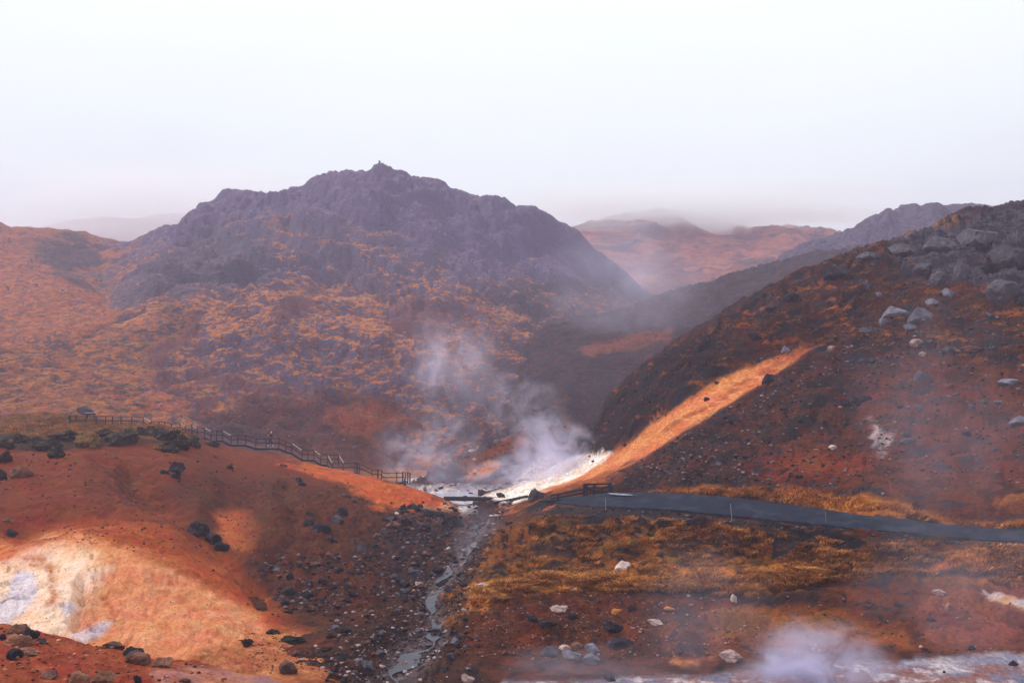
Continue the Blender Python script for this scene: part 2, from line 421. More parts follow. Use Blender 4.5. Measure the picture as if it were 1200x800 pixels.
valley = [
    flat(1.5, 22),
    flat(2.6, 44),
    [(-400, 800, 49), (440, 800, 48.5), (500, 775, 52), (600, 775, 51.5), (800, 770, 51.5), (1000, 765, 51), (1200, 765, 50), (1600, 765, 50)],
    [(-400, 738, 56), (430, 745, 56), (475, 752, 57.5), (505, 741, 58.5), (560, 718, 60), (600, 707, 61), (700, 700, 62), (900, 700, 60), (1050, 695, 58), (1200, 690, 56), (1600, 690, 53)],
    [(-400, 692, 67), (440, 698, 68), (495, 699, 69.5), (520, 691, 70), (570, 672, 70.5), (600, 660, 71), (700, 645, 71.5), (900, 650, 67), (1050, 650, 63), (1200, 655, 58.5), (1600, 690, 53.5)],
    [(-400, 655, 84), (480, 655, 84), (545, 640, 87), (600, 618, 84), (640, 607, 80), (700, 605, 77), (800, 606, 74), (900, 616, 71.5), (1000, 625, 67.5), (1100, 632, 64), (1200, 640, 60), (1600, 700, 54)],
    [(-400, 615, 104), (530, 612, 104), (565, 603, 106), (600, 592, 103), (640, 583, 95), (720, 578, 86), (800, 580, 81), (900, 589, 77), (1000, 603, 71.5), (1100, 615, 66.5), (1200, 624, 62.5), (1600, 690, 55)],
    [(-400, 592, 113), (565, 592, 112), (600, 588, 113), (640, 590, 108), (800, 600, 92), (1000, 620, 82), (1600, 680, 66)],
    flat(5.3, 122), flat(5.3, 158), flat(5.3, 230)]
sheet('ground', valley, -250, 1450, 1150, [12, 14, 70, 75, 75, 62, 26, 40, 50, 12], disp_valley, paint_valley, m_near)

# --- the red clay mound on the left
def disp_mound(X, Y, Z, px, py, T):
    d = fbm(X, Y, .07, 4, .45, seed=41)*1.5*sstep(430, 250, px)
    d = d + fbm(X, Y, .6, 5, .5, seed=43)*.10
    # rills running down the dome
    rill = ridged(X+fbm(X, Y, .3, 3, seed=8)*1.2, Y*.35, .8, 4, seed=45)
    dome = polymask(px, py, [(-200, 660), (0, 650), (90, 625), (150, 635), (260, 690), (320, 740), (300, 800), (-200, 800)], 25)
    d = d - dome*(rill-.3)*.14
    h = polymask(px, py, [(240, 600), (262, 572), (300, 582), (308, 620), (285, 648), (262, 640)], 14)
    d = d - h*1.0
    cpx = px+fbm(X, Y, .2, 3, seed=66)*16; cpy = py+fbm(X, Y, .2, 3, seed=67)*12
    d = d - linemask(cpx, cpy, [(150, 560, 12), (200, 596, 10), (232, 626, 9), (268, 654, 9), (292, 682, 8), (310, 706, 8)], .9)*1.1
    d = d - linemask(cpx, cpy, [(-60, 622, 10), (20, 618, 10), (80, 604, 10), (130, 602, 8)], .9)*.7
    d = d - linemask(cpx, cpy, [(98, 690, 5), (92, 712, 7), (85, 735, 8)], .9)*.6
    d = d - linemask(cpx, cpy, [(330, 570, 8), (350, 610, 8), (330, 650, 8), (310, 690, 8)], .9)*.6
    d = d - (ridged(X+fbm(X, Y, .5, 3, seed=19)*1.0, Y*.5, 1.3, 4, seed=48)-.3)*.06
    d = d + polymask(px, py, [(-200, 690), (0, 650), (90, 626), (140, 640), (130, 700), (110, 750), (-200, 760)], 12)*(sstep(0, .3, (lambda q: q-np.floor(q))(Z*1.1+fbm(X, Y, .35, 4, seed=49)*1.6))-.5)*.2
    rl = ridged(X*.8+fbm(X, Y, .25, 3, seed=18)*1.5, Y*.28, .7, 4, seed=46)
    d = d - (rl-.3)*.10*sstep(560, 600, py)
    rock = polymask(px, py, [(330, 590), (440, 560), (530, 590), (560, 620), (545, 690), (500, 720), (440, 720), (330, 700), (270, 650), (300, 620)], 22)
    d = d + rock*(ridged(X, Y, .55, 5, seed=47)-.3)*.55
    turf = polymask(px, py, [(-400, 508), (60, 514), (180, 510), (235, 522), (235, 490), (-400, 470)], 5)
    d = d + turf*(billow(X, Y, .45, 3, seed=49)*.9)
    return d
def paint_mound(X, Y, Z, px, py, T, sl):
    p = Paint(px.shape, RED, (.19, .048, .021), (.33, .095, .035), (.5, .3, 0))
    wx = px+fbm(X, Y, .15, 5, .55, seed=51)*22; wy = py+fbm(X, Y, .2, 5, .6, seed=52)*20
    # browner flank facing the gully, its shade painted into the colour
    f = polymask(wx, wy, [(190, 570), (240, 545), (330, 555), (420, 575), (500, 600), (560, 620), (540, 700), (480, 740), (300, 730), (250, 640)], 16)
    p.put(f, A=(.15, .049, .018), B=(.21, .066, .020), C=(.075, .033, .024), amt=(.45, .40, 0))
    f1 = polymask(wx, wy, [(90, 560), (170, 545), (215, 590), (210, 620), (150, 595)], 14)
    p.put(f1*.8, A=(.16, .052, .02), B=(.11, .045, .02), amt=(.5, .35, 0))
    # orange crest, the light on its top painted into the colour
    c = polymask(wx, wy, [(330, 538), (400, 549), (470, 564), (540, 592), (500, 606), (455, 598), (420, 580), (370, 556)], 5)
    p.put(c, A=(.58, .155, .038), B=(.44, .115, .032), C=(.70, .32, .13), amt=(.45, .2, 0))
    tip = polymask(wx, wy, [(495, 598), (530, 585), (550, 595), (520, 604), (505, 612)], 3)
    p.put(tip*.8, A=(.82, .55, .38))
    rubble = polymask(wx, wy, [(470, 600), (520, 600), (570, 600), (560, 690), (520, 745), (450, 715), (410, 640)], 14)
    p.put(rubble, A=(.17, .058, .028), B=(.075, .04, .036), C=DARK, amt=(.5, .5, .15))
    rub2 = polymask(wx, wy, [(300, 640), (360, 640), (440, 660), (480, 720), (430, 740), (330, 720), (290, 680)], 14)
    p.put(rub2*.8, A=(.20, .062, .024), B=(.09, .04, .03), C=DARK, amt=(.45, .33, 0))
    # hollow with a bright wall
    h = polymask(px+(wx-px)*.5, py+(wy-py)*.5, [(243, 600), (258, 588), (290, 598), (306, 618), (300, 650), (280, 648), (262, 636)], 7)
    h = h*(1-.85*sstep(262, 312, px))*sstep(585, 612, wy)
    p.put(h*.9, A=(.56, .17, .055), B=(.45, .12, .04), C=(.66, .27, .10), amt=(.4, .25, 0))
    # the pale dome
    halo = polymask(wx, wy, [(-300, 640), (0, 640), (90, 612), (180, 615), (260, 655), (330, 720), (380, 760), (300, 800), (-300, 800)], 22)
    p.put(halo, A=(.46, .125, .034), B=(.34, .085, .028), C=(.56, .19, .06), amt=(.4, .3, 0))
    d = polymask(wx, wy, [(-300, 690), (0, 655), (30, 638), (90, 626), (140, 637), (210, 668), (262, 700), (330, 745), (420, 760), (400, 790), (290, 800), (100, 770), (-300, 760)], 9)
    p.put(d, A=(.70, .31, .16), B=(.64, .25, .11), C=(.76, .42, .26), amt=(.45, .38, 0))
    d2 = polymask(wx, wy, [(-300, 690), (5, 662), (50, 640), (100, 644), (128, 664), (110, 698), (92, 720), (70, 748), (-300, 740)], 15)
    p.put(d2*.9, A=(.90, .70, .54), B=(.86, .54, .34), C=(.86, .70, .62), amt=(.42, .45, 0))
    for poly in ([(20, 668), (40, 668), (42, 690), (28, 712), (5, 730), (-30, 725), (5, 700)], [(78, 742), (100, 730), (128, 728), (122, 740), (98, 752)], [(68, 705), (80, 700), (84, 712), (72, 722)], [(28, 664), (33, 672), (26, 676)]):
        b = polymask(px+(wx-px)*.75, py+(wy-py)*.75, poly, 5)
        p.put(b*.75, A=(.50, .48, .64), B=(.66, .60, .70), C=(.80, .74, .78), amt=(.5, .4, .1))
    # rust bands
    for line in ([(60, 668, 3), (58, 685, 4), (50, 705, 3)], [(110, 688, 3), (98, 706, 7), (88, 728, 8)], [(30, 655, 3), (45, 655, 5), (60, 660, 4)], [(120, 700, 4), (125, 725, 3)]):
        r = linemask(px+(wx-px)*1.5, py+(wy-py)*1.2, [(a_, b_, c_*1.5) for a_, b_, c_ in line], .95)
        p.put(r*.6, A=(.50, .15, .035), B=(.36, .09, .02), amt=(.5, .3, 0))
    lf = polymask(wx, wy, [(-60, 640), (0, 625), (20, 632), (5, 655), (-60, 665)], 5)
    p.put(lf, A=(.70, .30, .13))
    # sandy flat at the foot
    s = polymask(wx, wy, [(260, 752), (330, 735), (420, 738), (470, 745), (450, 770), (380, 800), (280, 800), (200, 780)], 9)
    p.put(s, A=(.50, .20, .09), B=(.36, .12, .05), C=(.70, .36, .20), amt=(.5, .3, 0))
    # turf on the crest
    t = polymask(wx, wy, [(-400, 520), (60, 520), (120, 513), (190, 512), (240, 522), (250, 500), (200, 480), (-400, 470)], 4)
    t = np.maximum(t, sstep(7.05, 7.2, T)*sstep(260, 220, px))
    p.put(t, A=(.32, .13, .04), B=(.17, .085, .03), C=(.07, .055, .04), amt=(.5, .4, 0))
    t2 = polymask(wx, wy, [(-400, 524), (0, 524), (60, 530), (110, 524), (150, 518), (200, 522), (235, 518), (200, 508), (0, 508), (-400, 508)], 3)
    p.put(t2*.9, A=(.06, .045, .03), B=(.03, .03, .025), C=(.18, .09, .035), amt=(.5, .3, 0))
    bk = sstep(7.0, 7.4, T)*sstep(200, 300, px)
    p.put(bk, A=(.10, .06, .07), B=(.16, .06, .04), C=(.14, .11, .14), amt=(.4, .4, 0))
    return p.out()
mound = [
    flat(.4, 40),
    [(-400, 735, 50), (0, 735, 50), (100, 757, 48.5), (200, 777, 48), (300, 792, 48), (400, 803, 48), (440, 830, 48), (700, 850, 49)],
    [(-400, 700, 54), (0, 690, 54), (100, 700, 54), (200, 728, 54), (300, 752, 54), (390, 760, 54), (430, 775, 54), (470, 800, 54.5), (700, 830, 57)],
    [(-400, 660, 60), (0, 645, 60), (90, 630, 62), (150, 641, 62), (250, 682, 61), (300, 706, 61), (400, 716, 62), (450, 725, 61), (480, 742, 61), (510, 768, 61), (700, 790, 61)],
    [(-400, 620, 68), (0, 616, 68), (100, 602, 70), (200, 612, 72), (250, 640, 73), (290, 652, 73), (350, 656, 72), (440, 675, 73), (485, 690, 72), (515, 712, 71), (550, 740, 70), (700, 760, 70)],
    [(-400, 560, 82), (0, 560, 82), (100, 560, 82), (200, 580, 85), (300, 600, 88), (400, 615, 88), (470, 630, 88), (515, 642, 87), (545, 662, 87), (580, 690, 87), (700, 710, 87)],
    [(-400, 525, 95), (0, 526, 95), (100, 521, 97), (200, 540, 98), (300, 556, 103), (400, 576, 104), (480, 593, 103), (530, 607, 104), (560, 625, 104), (700, 670, 104)],
    [(-400, 506, 108), (0, 504, 108), (100, 501, 112), (180, 505, 112), (220, 513, 112), (260, 523, 113), (300, 532, 115), (350, 541, 115), (400, 551, 116), (450, 563, 116), (500, 578, 115), (535, 591, 112), (555, 604, 111), (580, 630, 110), (700, 660, 110)],
    [(-400, 492, 124), (0, 491, 124), (100, 491, 124), (180, 496, 124), (220, 511, 125), (300, 532, 125), (400, 555, 125), (480, 578, 124), (600, 612, 118), (700, 650, 116)],
    [(-400, 492, 140), (0, 492, 140), (150, 497, 140), (230, 522, 140), (320, 545, 138), (420, 568, 138), (500, 590, 134), (700, 640, 130)]]
sheet('clay_mound', mound, -250, 640, 820, [6, 60, 62, 55, 60, 62, 40, 26, 8], disp_mound, paint_mound, m_mound)

# --- red rise in the bottom left corner
def disp_fore(X, Y, Z, px, py, T):
    return fbm(X, Y, .35, 6, .55, seed=61)*.42 + (billow(X, Y, 1.4, 3, seed=62)-.3)*.12
def paint_fore(X, Y, Z, px, py, T, sl):
    p = Paint(px.shape, (.36, .088, .040), (.26, .062, .028), (.48, .15, .07), (.45, .35, 0))
    wx = px+fbm(X, Y, .3, 5, .55, seed=51)*26; wy = py+fbm(X, Y, .3, 5, .6, seed=52)*16
    s = polymask(wx, wy, [(180, 785), (290, 778), (420, 800), (420, 860), (180, 860)], 8)
    p.put(s*.55, A=(.50, .24, .16), B=(.42, .33, .42), C=(.66, .42, .32), amt=(.45, .4, 0))
    return p.out()
fore = [
    [(-500, 1120, 16), (900, 1120, 16)],
    [(-500, 850, 27), (0, 860, 27), (300, 890, 26), (600, 950, 25), (900, 1100, 22)],
    [(-500, 770, 33), (0, 785, 33), (120, 800, 33), (300, 835, 32), (600, 930, 30), (900, 1060, 26)],
    [(-500, 700, 40), (0, 733, 40), (60, 743, 40), (100, 755, 40), (160, 768, 40), (250, 781, 39), (330, 798, 38), (450, 850, 37), (900, 1000, 30)],
    [(-500, 760, 45), (0, 780, 45), (160, 800, 44), (330, 830, 43), (900, 1050, 34)],
    [(-500, 860, 50), (0, 880, 49), (330, 900, 48), (900, 1100, 36)]]
sheet('red_foreground_bank', fore, -250, 800, 620, [20, 45, 70, 20, 6], disp_fore, paint_fore, m_mound)

# --- the long slope on the right
def slide(px, py, e=3):
    return polymask(px, py, [(962, 406), (930, 410), (900, 420), (867, 433), (833, 450), (815, 461), (775, 487), (750, 507), (720, 529), (690, 547), (650, 562), (610, 576), (640, 577), (675, 566), (712, 554), (750, 537), (775, 523), (800, 508), (825, 490), (850, 474), (872, 461), (893, 450), (917, 433), (940, 417)], e)
OUT = [(1040, 282), (1080, 268), (1140, 250), (1210, 232), (1420, 190), (1420, 345), (1200, 342), (1185, 355), (1150, 335), (1100, 330), (1060, 320), (1045, 300)]
def disp_slope(X, Y, Z, px, py, T):
    s = slide(px, py, 5)
    outc = polymask(px, py, OUT, 12)
    left = polymask(px, py, [(690, 545), (700, 470), (760, 425), (860, 365), (960, 312), (1040, 285), (1050, 320), (1000, 380), (950, 402), (860, 440), (760, 502), (715, 532)], 10)
    foot = sstep(.55, 1.1, T)
    d = fbm(X, Y, .10, 5, .45, seed=71)*1.3*foot
    d = d - (ridged(X, Y, .24, 5, .6, seed=72)-.35)*1.0*foot*(1-s)*(1-.7*left)
    # slabby turf terraces on the dark left side
    u = T*6.5 + fbm(X, Y, .09, 4, seed=73)*3.0
    fr = u-np.floor(u)
    d = d + left*((sstep(.0, .25, fr)-fr)*1.5 + (billow(X, Y, .25, 3, seed=74)-.2)*1.3)
    # crags
    cr_ = ridged(X+fbm(X, Y, .1, 2, seed=5)*5, Y, .085, 6, .62, seed=75)
    q = Z*.33+fbm(X, Y, .12, 4, seed=76)*2.0; fq = q-np.floor(q)
    outc = outc*(1-.65*sstep(3.6, 4, T)); d = d - outc*((cr_-.35)*5.5 - (sstep(.15, .5, fq)-fq)*2.6)
    return d*(1-s*.93)-slide(px, py, 7)*.5
def paint_slope(X, Y, Z, px, py, T, sl):
    p = Paint(px.shape, (.125, .040, .024), (.085, .032, .024), SLATE, (.5, .46, 0))
    wx = px+fbm(X, Y, .12, 5, .6, seed=81)*20; wy = py+fbm(X, Y, .14, 5, .6, seed=82)*16
    # low, redder ground behind the path
    low = polymask(wx, wy, [(930, 480), (1060, 420), (1420, 380), (1420, 640), (1200, 620), (1000, 590), (900, 560), (880, 520)], 26)
    p.put(low, A=(.19, .060, .036), B=(.115, .042, .032), C=(.075, .060, .075), amt=(.45, .36, 0))
    rd = linemask(wx, wy, [(905, 552, 12), (960, 546, 16), (1000, 540, 12)], .6)
    p.put(rd*.8, A=(.27, .068, .025), B=(.20, .05, .022), amt=(.5, .2, 0))
    left = polymask(wx, wy, [(680, 555), (695, 470), (760, 425), (860, 365), (960, 312), (1040, 285), (1050, 320), (1000, 380), (950, 402), (860, 440), (760, 502), (715, 532)], 8)
    p.put(left, A=(.060, .026, .022), B=(.30, .095, .024), C=(.026, .024, .032), amt=(.34, .50, 0))
    up = polymask(wx, wy, [(930, 325), (1040, 282), (1130, 250), (1100, 300), (1060, 330), (1200, 350), (1420, 345), (1420, 400), (1200, 430), (1050, 415), (950, 408), (850, 445), (850, 390)], 10)
    p.put(up, A=(.105, .038, .022), B=(.33, .115, .026), C=(.038, .033, .042), amt=(.36, .46, 0))
    mg = linemask(wx, wy, [(1050, 281, 4), (1085, 268, 5), (1120, 256, 3)], .6)
    p.put(mg, A=(.50, .22, .04), amt=(.3, .2, 0))
    o = polymask(wx, wy, OUT, 6)
    p.put(o, A=(.135, .122, .155), B=(.22, .09, .04), C=(.07, .062, .082), amt=(.28, .48, 0))
    # scree apron under the slide
    sc = polymask(wx, wy, [(700, 562), (800, 512), (900, 458), (950, 428), (1010, 460), (1000, 500), (900, 530), (860, 570), (760, 580)], 12)
    p.put(sc, A=(.135, .048, .028), B=(.080, .042, .036), C=(.042, .034, .040), amt=(.5, .44, 0))
    # golden grass at the foot
    g = linemask(wx, wy, [(760, 573, 3), (830, 574, 5), (900, 577, 6), (1000, 588, 10), (1040, 592, 6), (1100, 606, 3), (1200, 618, 3)], .8)
    p.put(g, A=(.36, .145, .035), B=(.22, .08, .03), C=DARK, amt=(.4, .25, 0))
    g2 = linemask(wx, wy, [(965, 588, 5), (1000, 592, 9), (1030, 597, 6), (1060, 602, 3)], .8)
    p.put(g2, A=(.58, .25, .065), amt=(.2, .05, 0))
    g4 = linemask(wx, wy, [(1165, 585, 4), (1200, 575, 8), (1260, 570, 8)], .8)
    p.put(g4*.8, A=(.36, .15, .05), amt=(.3, .2, 0))
    wv = linemask(wx, wy, [(1017, 488, 4), (1026, 500, 4), (1026, 512, 7), (1045, 512, 5), (1028, 530, 4)], .9)
    p.put(wv*.75, A=(.42, .30, .30), B=(.16, .09, .08), C=(.6, .46, .46), amt=(.5, .45, 0))
    lo = linemask(wx, wy, [(720, 556, 6), (660, 574, 5), (610, 580, 5)], .7)
    p.put(lo, A=(.42, .15, .05), B=(.2, .07, .03), amt=(.4, .2, 0))
    fr_ = slide(px+(wx-px)*.8, py+(wy-py)*.9, 13)
    p.put(fr_*.75, A=(.27, .085, .032), B=(.18, .055, .026), amt=(.5, .25, 0))
    # the orange slide itself
    s = slide(px+(wx-px)*.45, py+(wy-py)*.55, 2.6)*(1-.75*sstep(905, 965, px+(wx-px)))
    p.put(s, A=(.66, .27, .12), B=(.60, .22, .085), C=(.70, .31, .15), amt=(.45, .4, 0))
    d1 = linemask(wx, wy, [(940, 412, 3), (880, 440, 4), (820, 478, 3), (770, 508, 2)], .8)
    p.put(d1*.6*s, A=(.34, .10, .035), B=(.3, .09, .03))
    for ln in ([(745, 520, 1.5), (790, 490, 1.5), (830, 466, 1)], [(900, 447, 1.5), (850, 475, 3), (838, 480, 2)], [(705, 548, 1.5), (740, 530, 1)]):
        b = linemask(wx, wy, ln, .9); p.put(b*.3*s, A=(.85, .52, .24), B=(.8, .4, .18))
    wt = polymask(px+(wx-px)*.4, py+(wy-py)*.4, [(717, 530), (700, 530), (667, 536), (650, 540), (628, 556), (600, 570), (560, 580), (600, 592), (640, 575), (675, 560), (705, 542)], 2.5)
    p.put(wt, A=(.90, .77, .68), B=(.82, .64, .52), C=(.88, .82, .80), amt=(.4, .45, 0))
    return p.out()
slope = [
    [(560, 640, 96), (600, 620, 100), (640, 610, 93), (720, 604, 84), (800, 607, 78), (900, 617, 74), (1000, 632, 68.5), (1100, 648, 63.5), (1200, 660, 59.5), (1600, 760, 50)],
    [(560, 592, 106), (600, 587, 106), (640, 581, 98), (720, 577, 88), (800, 579, 83), (900, 588, 78.5), (1000, 602, 73), (1100, 614, 68), (1200, 623, 64), (1600, 688, 56)],
    [(560, 588, 112), (620, 578, 112), (650, 571, 110), (700, 556, 106), (750, 532, 102), (800, 506, 98), (850, 480, 99), (900, 453, 100), (945, 425, 102), (1000, 398, 104), (1100, 350, 110), (1200, 300, 120), (1600, 200, 140)],
    [(560, 582, 125), (620, 568, 122), (650, 562, 119), (690, 549, 115), (715, 534, 112), (750, 511, 108), (800, 479, 104), (850, 450, 104.5), (900, 424, 106), (950, 407, 108), (1000, 380, 110), (1100, 320, 122), (1200, 268, 135), (1600, 170, 160)],
    [(560, 580, 140), (620, 563, 138), (640, 552, 136), (655, 543, 134), (675, 536, 134), (690, 526, 138), (700, 496, 150), (710, 474, 152), (720, 458, 150), (750, 434, 145), (800, 402, 140), (850, 373, 137), (900, 346, 135), (950, 320, 137), (1000, 300, 140), (1050, 281, 143), (1100, 263, 146), (1140, 251, 148), (1200, 236, 151), (1600, 140, 170)],
    [(560, 585, 160), (660, 580, 160), (700, 540, 170), (800, 430, 165), (900, 370, 160), (1000, 315, 165), (1200, 250, 175), (1600, 165, 195)],
    [(560, 560, 220), (700, 560, 220), (800, 520, 220), (900, 470, 220), (1000, 420, 230), (1200, 330, 240), (1600, 260, 260)]]
sheet('right_hillside', slope, 560, 1480, 820, [8, 110, 36, 105, 14, 8], disp_slope, paint_slope, m_slope, smooth=4)

# --- the mountain
Paint.gam = 1.22
def disp_mount(X, Y, Z, px, py, T):
    top = sstep(3.9, 5.6, T)*polymask(px, py, [(195, 300), (230, 180), (480, 150), (640, 180), (720, 300), (700, 340), (560, 300), (420, 262), (300, 262)], 14)
    midc = polymask(px, py, [(180, 330), (300, 300), (420, 290), (560, 330), (640, 360), (620, 400), (480, 370), (400, 340), (260, 350)], 20)
    lowr = polymask(px, py, [(220, 400), (330, 370), (420, 400), (500, 450), (600, 440), (700, 430), (700, 520), (560, 560), (460, 480), (380, 440), (300, 440)], 20)
    lh = sstep(190, 110, px)
    smooth = lh*.6
    d = fbm(X, Y, .018, 5, .5, seed=91)*9*sstep(.8, 2.0, T)*(1-sstep(4.6, 6, T)*.75)*(1-smooth*.5)
    d = d - (ridged(X+fbm(X, Y, .03, 3, seed=2)*12, Y, .045, 6, .55, seed=92)-.35)*4.6*(1-smooth)*sstep(1, 2, T)*(1-sstep(5.5, 6, T)*.6)
    q = Z*.085+X*.022+fbm(X, Y, .03, 5, .55, seed=93)*2.0; fq = q-np.floor(q)
    terr = (sstep(.10, .42, fq)-fq)
    d = d + terr*(1.2+6*midc+2.2*lowr)*(1-smooth)*sstep(1.2, 2, T)*(1-sstep(5.3, 6, T)*.8)
    d = d - top*(ridged(X, Y*.6, .024, 7, .60, seed=94)-.12)*9*(1-.3*sstep(5.6, 6, T)) + top*terr*3*(1-sstep(5.4, 5.9, T))
    d = d + (billow(X, Y, .16, 4, seed=95)-.25)*1.6*sstep(.9, 1.4, T)
    return d
def paint_mount(X, Y, Z, px, py, T, sl):
    p = Paint(px.shape, (.21, .088, .078), (.47, .19, .07), (.15, .12, .18), (.50, .42, 0))  # violet of the distant haze is mixed into the mountain's rock colours
    wx = px+fbm(X, Y, .03, 5, .6, seed=101)*62; wy = py+fbm(X, Y, .035, 5, .6, seed=102)*40
    # left hill: tawny grass
    lh = polymask(wx, wy, [(-400, 260), (60, 262), (150, 280), (125, 310), (110, 345), (130, 400), (200, 470), (200, 500), (-400, 520)], 14)
    p.put(lh, A=(.46, .175, .085), B=(.32, .12, .085), C=(.17, .11, .13), amt=(.5, .36, 0))
    lh3 = polymask(wx, wy, [(-400, 420), (100, 400), (190, 350), (240, 380), (170, 440), (170, 500), (-400, 520)], 14)
    p.put(lh3*.85, A=(.44, .175, .058), B=(.28, .11, .06), C=(.11, .075, .085), amt=(.5, .48, 0))
    lh2 = polymask(wx, wy, [(30, 285), (100, 275), (130, 300), (95, 330), (60, 320)], 10)
    p.put(lh2, A=(.16, .085, .09), C=(.10, .08, .10), amt=(.3, .5, 0))
    # ochre slope bands
    for poly in ([(240, 350), (330, 310), (430, 350), (520, 400), (480, 420), (380, 400), (260, 420)], [(400, 280), (560, 320), (680, 385), (760, 395), (700, 410), (560, 370), (430, 330)], [(150, 350), (190, 345), (180, 380), (130, 400)]):
        g = polymask(wx, wy, poly, 12)
        p.put(g, A=(.23, .10, .085), B=(.52, .215, .078), C=(.155, .12, .185), amt=(.60, .42, 0))
    # red scree chutes
    for ln in ([(230, 370, 10), (200, 410, 14), (190, 450, 12), (230, 470, 12)], [(350, 350, 16), (330, 372, 12)], [(470, 375, 22), (520, 385, 12)], [(230, 440, 10), (330, 450, 12), (400, 460, 10)]):
        c = linemask(wx, wy, ln, .6)
        p.put(c*.85, A=(.19, .080, .085), B=(.16, .08, .085), amt=(.3, .25, 0))
    top = polymask(wx, wy, [(150, 300), (230, 180), (480, 150), (660, 200), (780, 330), (640, 345), (520, 300), (420, 258), (330, 250), (250, 270)], 10)
    p.put(top, A=(.22, .165, .23), B=(.40, .19, .13), C=(.15, .118, .20), amt=(.38, .50, 0))
    rk = polymask(wx, wy, [(110, 330), (200, 290), (300, 270), (320, 310), (220, 350), (170, 350), (125, 370)], 10)
    p.put(rk*.9, A=(.19, .14, .18), B=(.38, .19, .12), C=(.12, .105, .145), amt=(.33, .5, 0))
    lr = polymask(wx, wy, [(260, 390), (420, 395), (500, 430), (540, 500), (420, 470), (300, 440), (250, 440)], 12)
    p.put(lr, A=(.19, .078, .068), B=(.48, .19, .066), C=(.13, .105, .165), amt=(.52, .48, 0))
    rt = polymask(wx, wy, [(570, 330), (700, 330), (760, 340), (760, 380), (690, 440), (700, 540), (620, 560), (520, 560), (500, 500), (560, 430), (640, 400)], 14)
    p.put(rt, A=(.17, .085, .085), B=(.46, .18, .08), C=(.10, .088, .12), amt=(.42, .46, 0))
    # bare brown-red ground low down
    lo = polymask(wx, wy, [(230, 500), (300, 468), (420, 460), (500, 478), (470, 540), (440, 560), (300, 545)], 12)
    p.put(lo, A=(.17, .052, .036), B=(.11, .042, .034), C=(.066, .050, .058), amt=(.45, .34, 0))
    oo = polymask(wx, wy, [(385, 480), (470, 476), (495, 490), (450, 515), (410, 505)], 8)
    p.put(oo, A=(.30, .082, .028), B=(.20, .06, .028), amt=(.4, .2, 0))
    fl = polymask(wx, wy, [(180, 490), (260, 500), (330, 520), (300, 535), (200, 525), (160, 505)], 6)
    p.put(fl*.8, A=(.12, .07, .08), B=(.10, .065, .08), amt=(.4, .3, 0))
    steep = sstep(.72, 1.35, sl); gentle = sstep(.5, .2, sl)*sstep(3.9, 3.4, T+.0*sl)
    hi = .35+.65*sstep(360, 290, py)
    p.M[..., 1] += steep*.40*hi-gentle*.12-.05*(1-hi); p.M[..., 0] += gentle*.14-steep*.25*hi
    return p.out()
SKY = [(-400, 300), (-200, 285), (-60, 270), (0, 263), (12, 269), (60, 269), (100, 273), (150, 285), (190, 274), (207, 265), (214, 251), (235, 234), (262, 223), (285, 225), (312, 230), (340, 222), (355, 219), (364, 209), (400, 198), (430, 194), (450, 192), (480, 198), (520, 213), (550, 228), (580, 230), (605, 240), (625, 236), (640, 241), (660, 258), (680, 273), (700, 290), (740, 322), (752, 336), (800, 362), (850, 385), (1000, 430)]
mount = [
    flat(4.5, 118),
    [(-400, 500, 140), (0, 496, 140), (100, 494, 140), (200, 507, 140), (300, 532, 145), (400, 547, 150), (480, 562, 155), (560, 566, 160), (640, 563, 165), (700, 545, 175), (1000, 540, 180)],
    [(-400, 470, 165), (0, 470, 165), (100, 468, 168), (200, 475, 170), (300, 490, 175), (400, 500, 180), (500, 510, 190), (600, 500, 200), (700, 480, 215), (1000, 470, 220)],
    [(-400, 420, 200), (0, 415, 205), (100, 412, 215), (200, 405, 225), (300, 400, 225), (400, 402, 235), (500, 412, 245), (600, 420, 260), (700, 425, 270), (1000, 440, 270)],
    [(-400, 360, 250), (0, 350, 255), (80, 342, 268), (125, 352, 280), (180, 330, 275), (300, 330, 285), (400, 330, 300), (500, 335, 310), (600, 350, 325), (680, 366, 340), (750, 380, 350), (1000, 430, 350)],
    [(-400, 310, 320), (0, 300, 320), (60, 300, 330), (120, 312, 345), (160, 302, 335), (200, 287, 330), (300, 268, 345), (360, 252, 350), (450, 245, 355), (550, 270, 365), (640, 295, 375), (700, 330, 385), (740, 350, 390), (1000, 435, 390)],
    [(x, y, 380+20*math.exp(-((x-430)/250)**2)) for x, y in SKY],
    [(-400, 330, 420), (0, 300, 420), (150, 310, 430), (300, 255, 430), (450, 215, 440), (640, 265, 430), (700, 320, 430), (1000, 450, 430)],
    flat(0, 700)]
sheet('mountain', mount, -300, 960, 1150, [6, 45, 65, 75, 60, 62, 16, 6], disp_mount, paint_mount, m_mount, smooth=3)

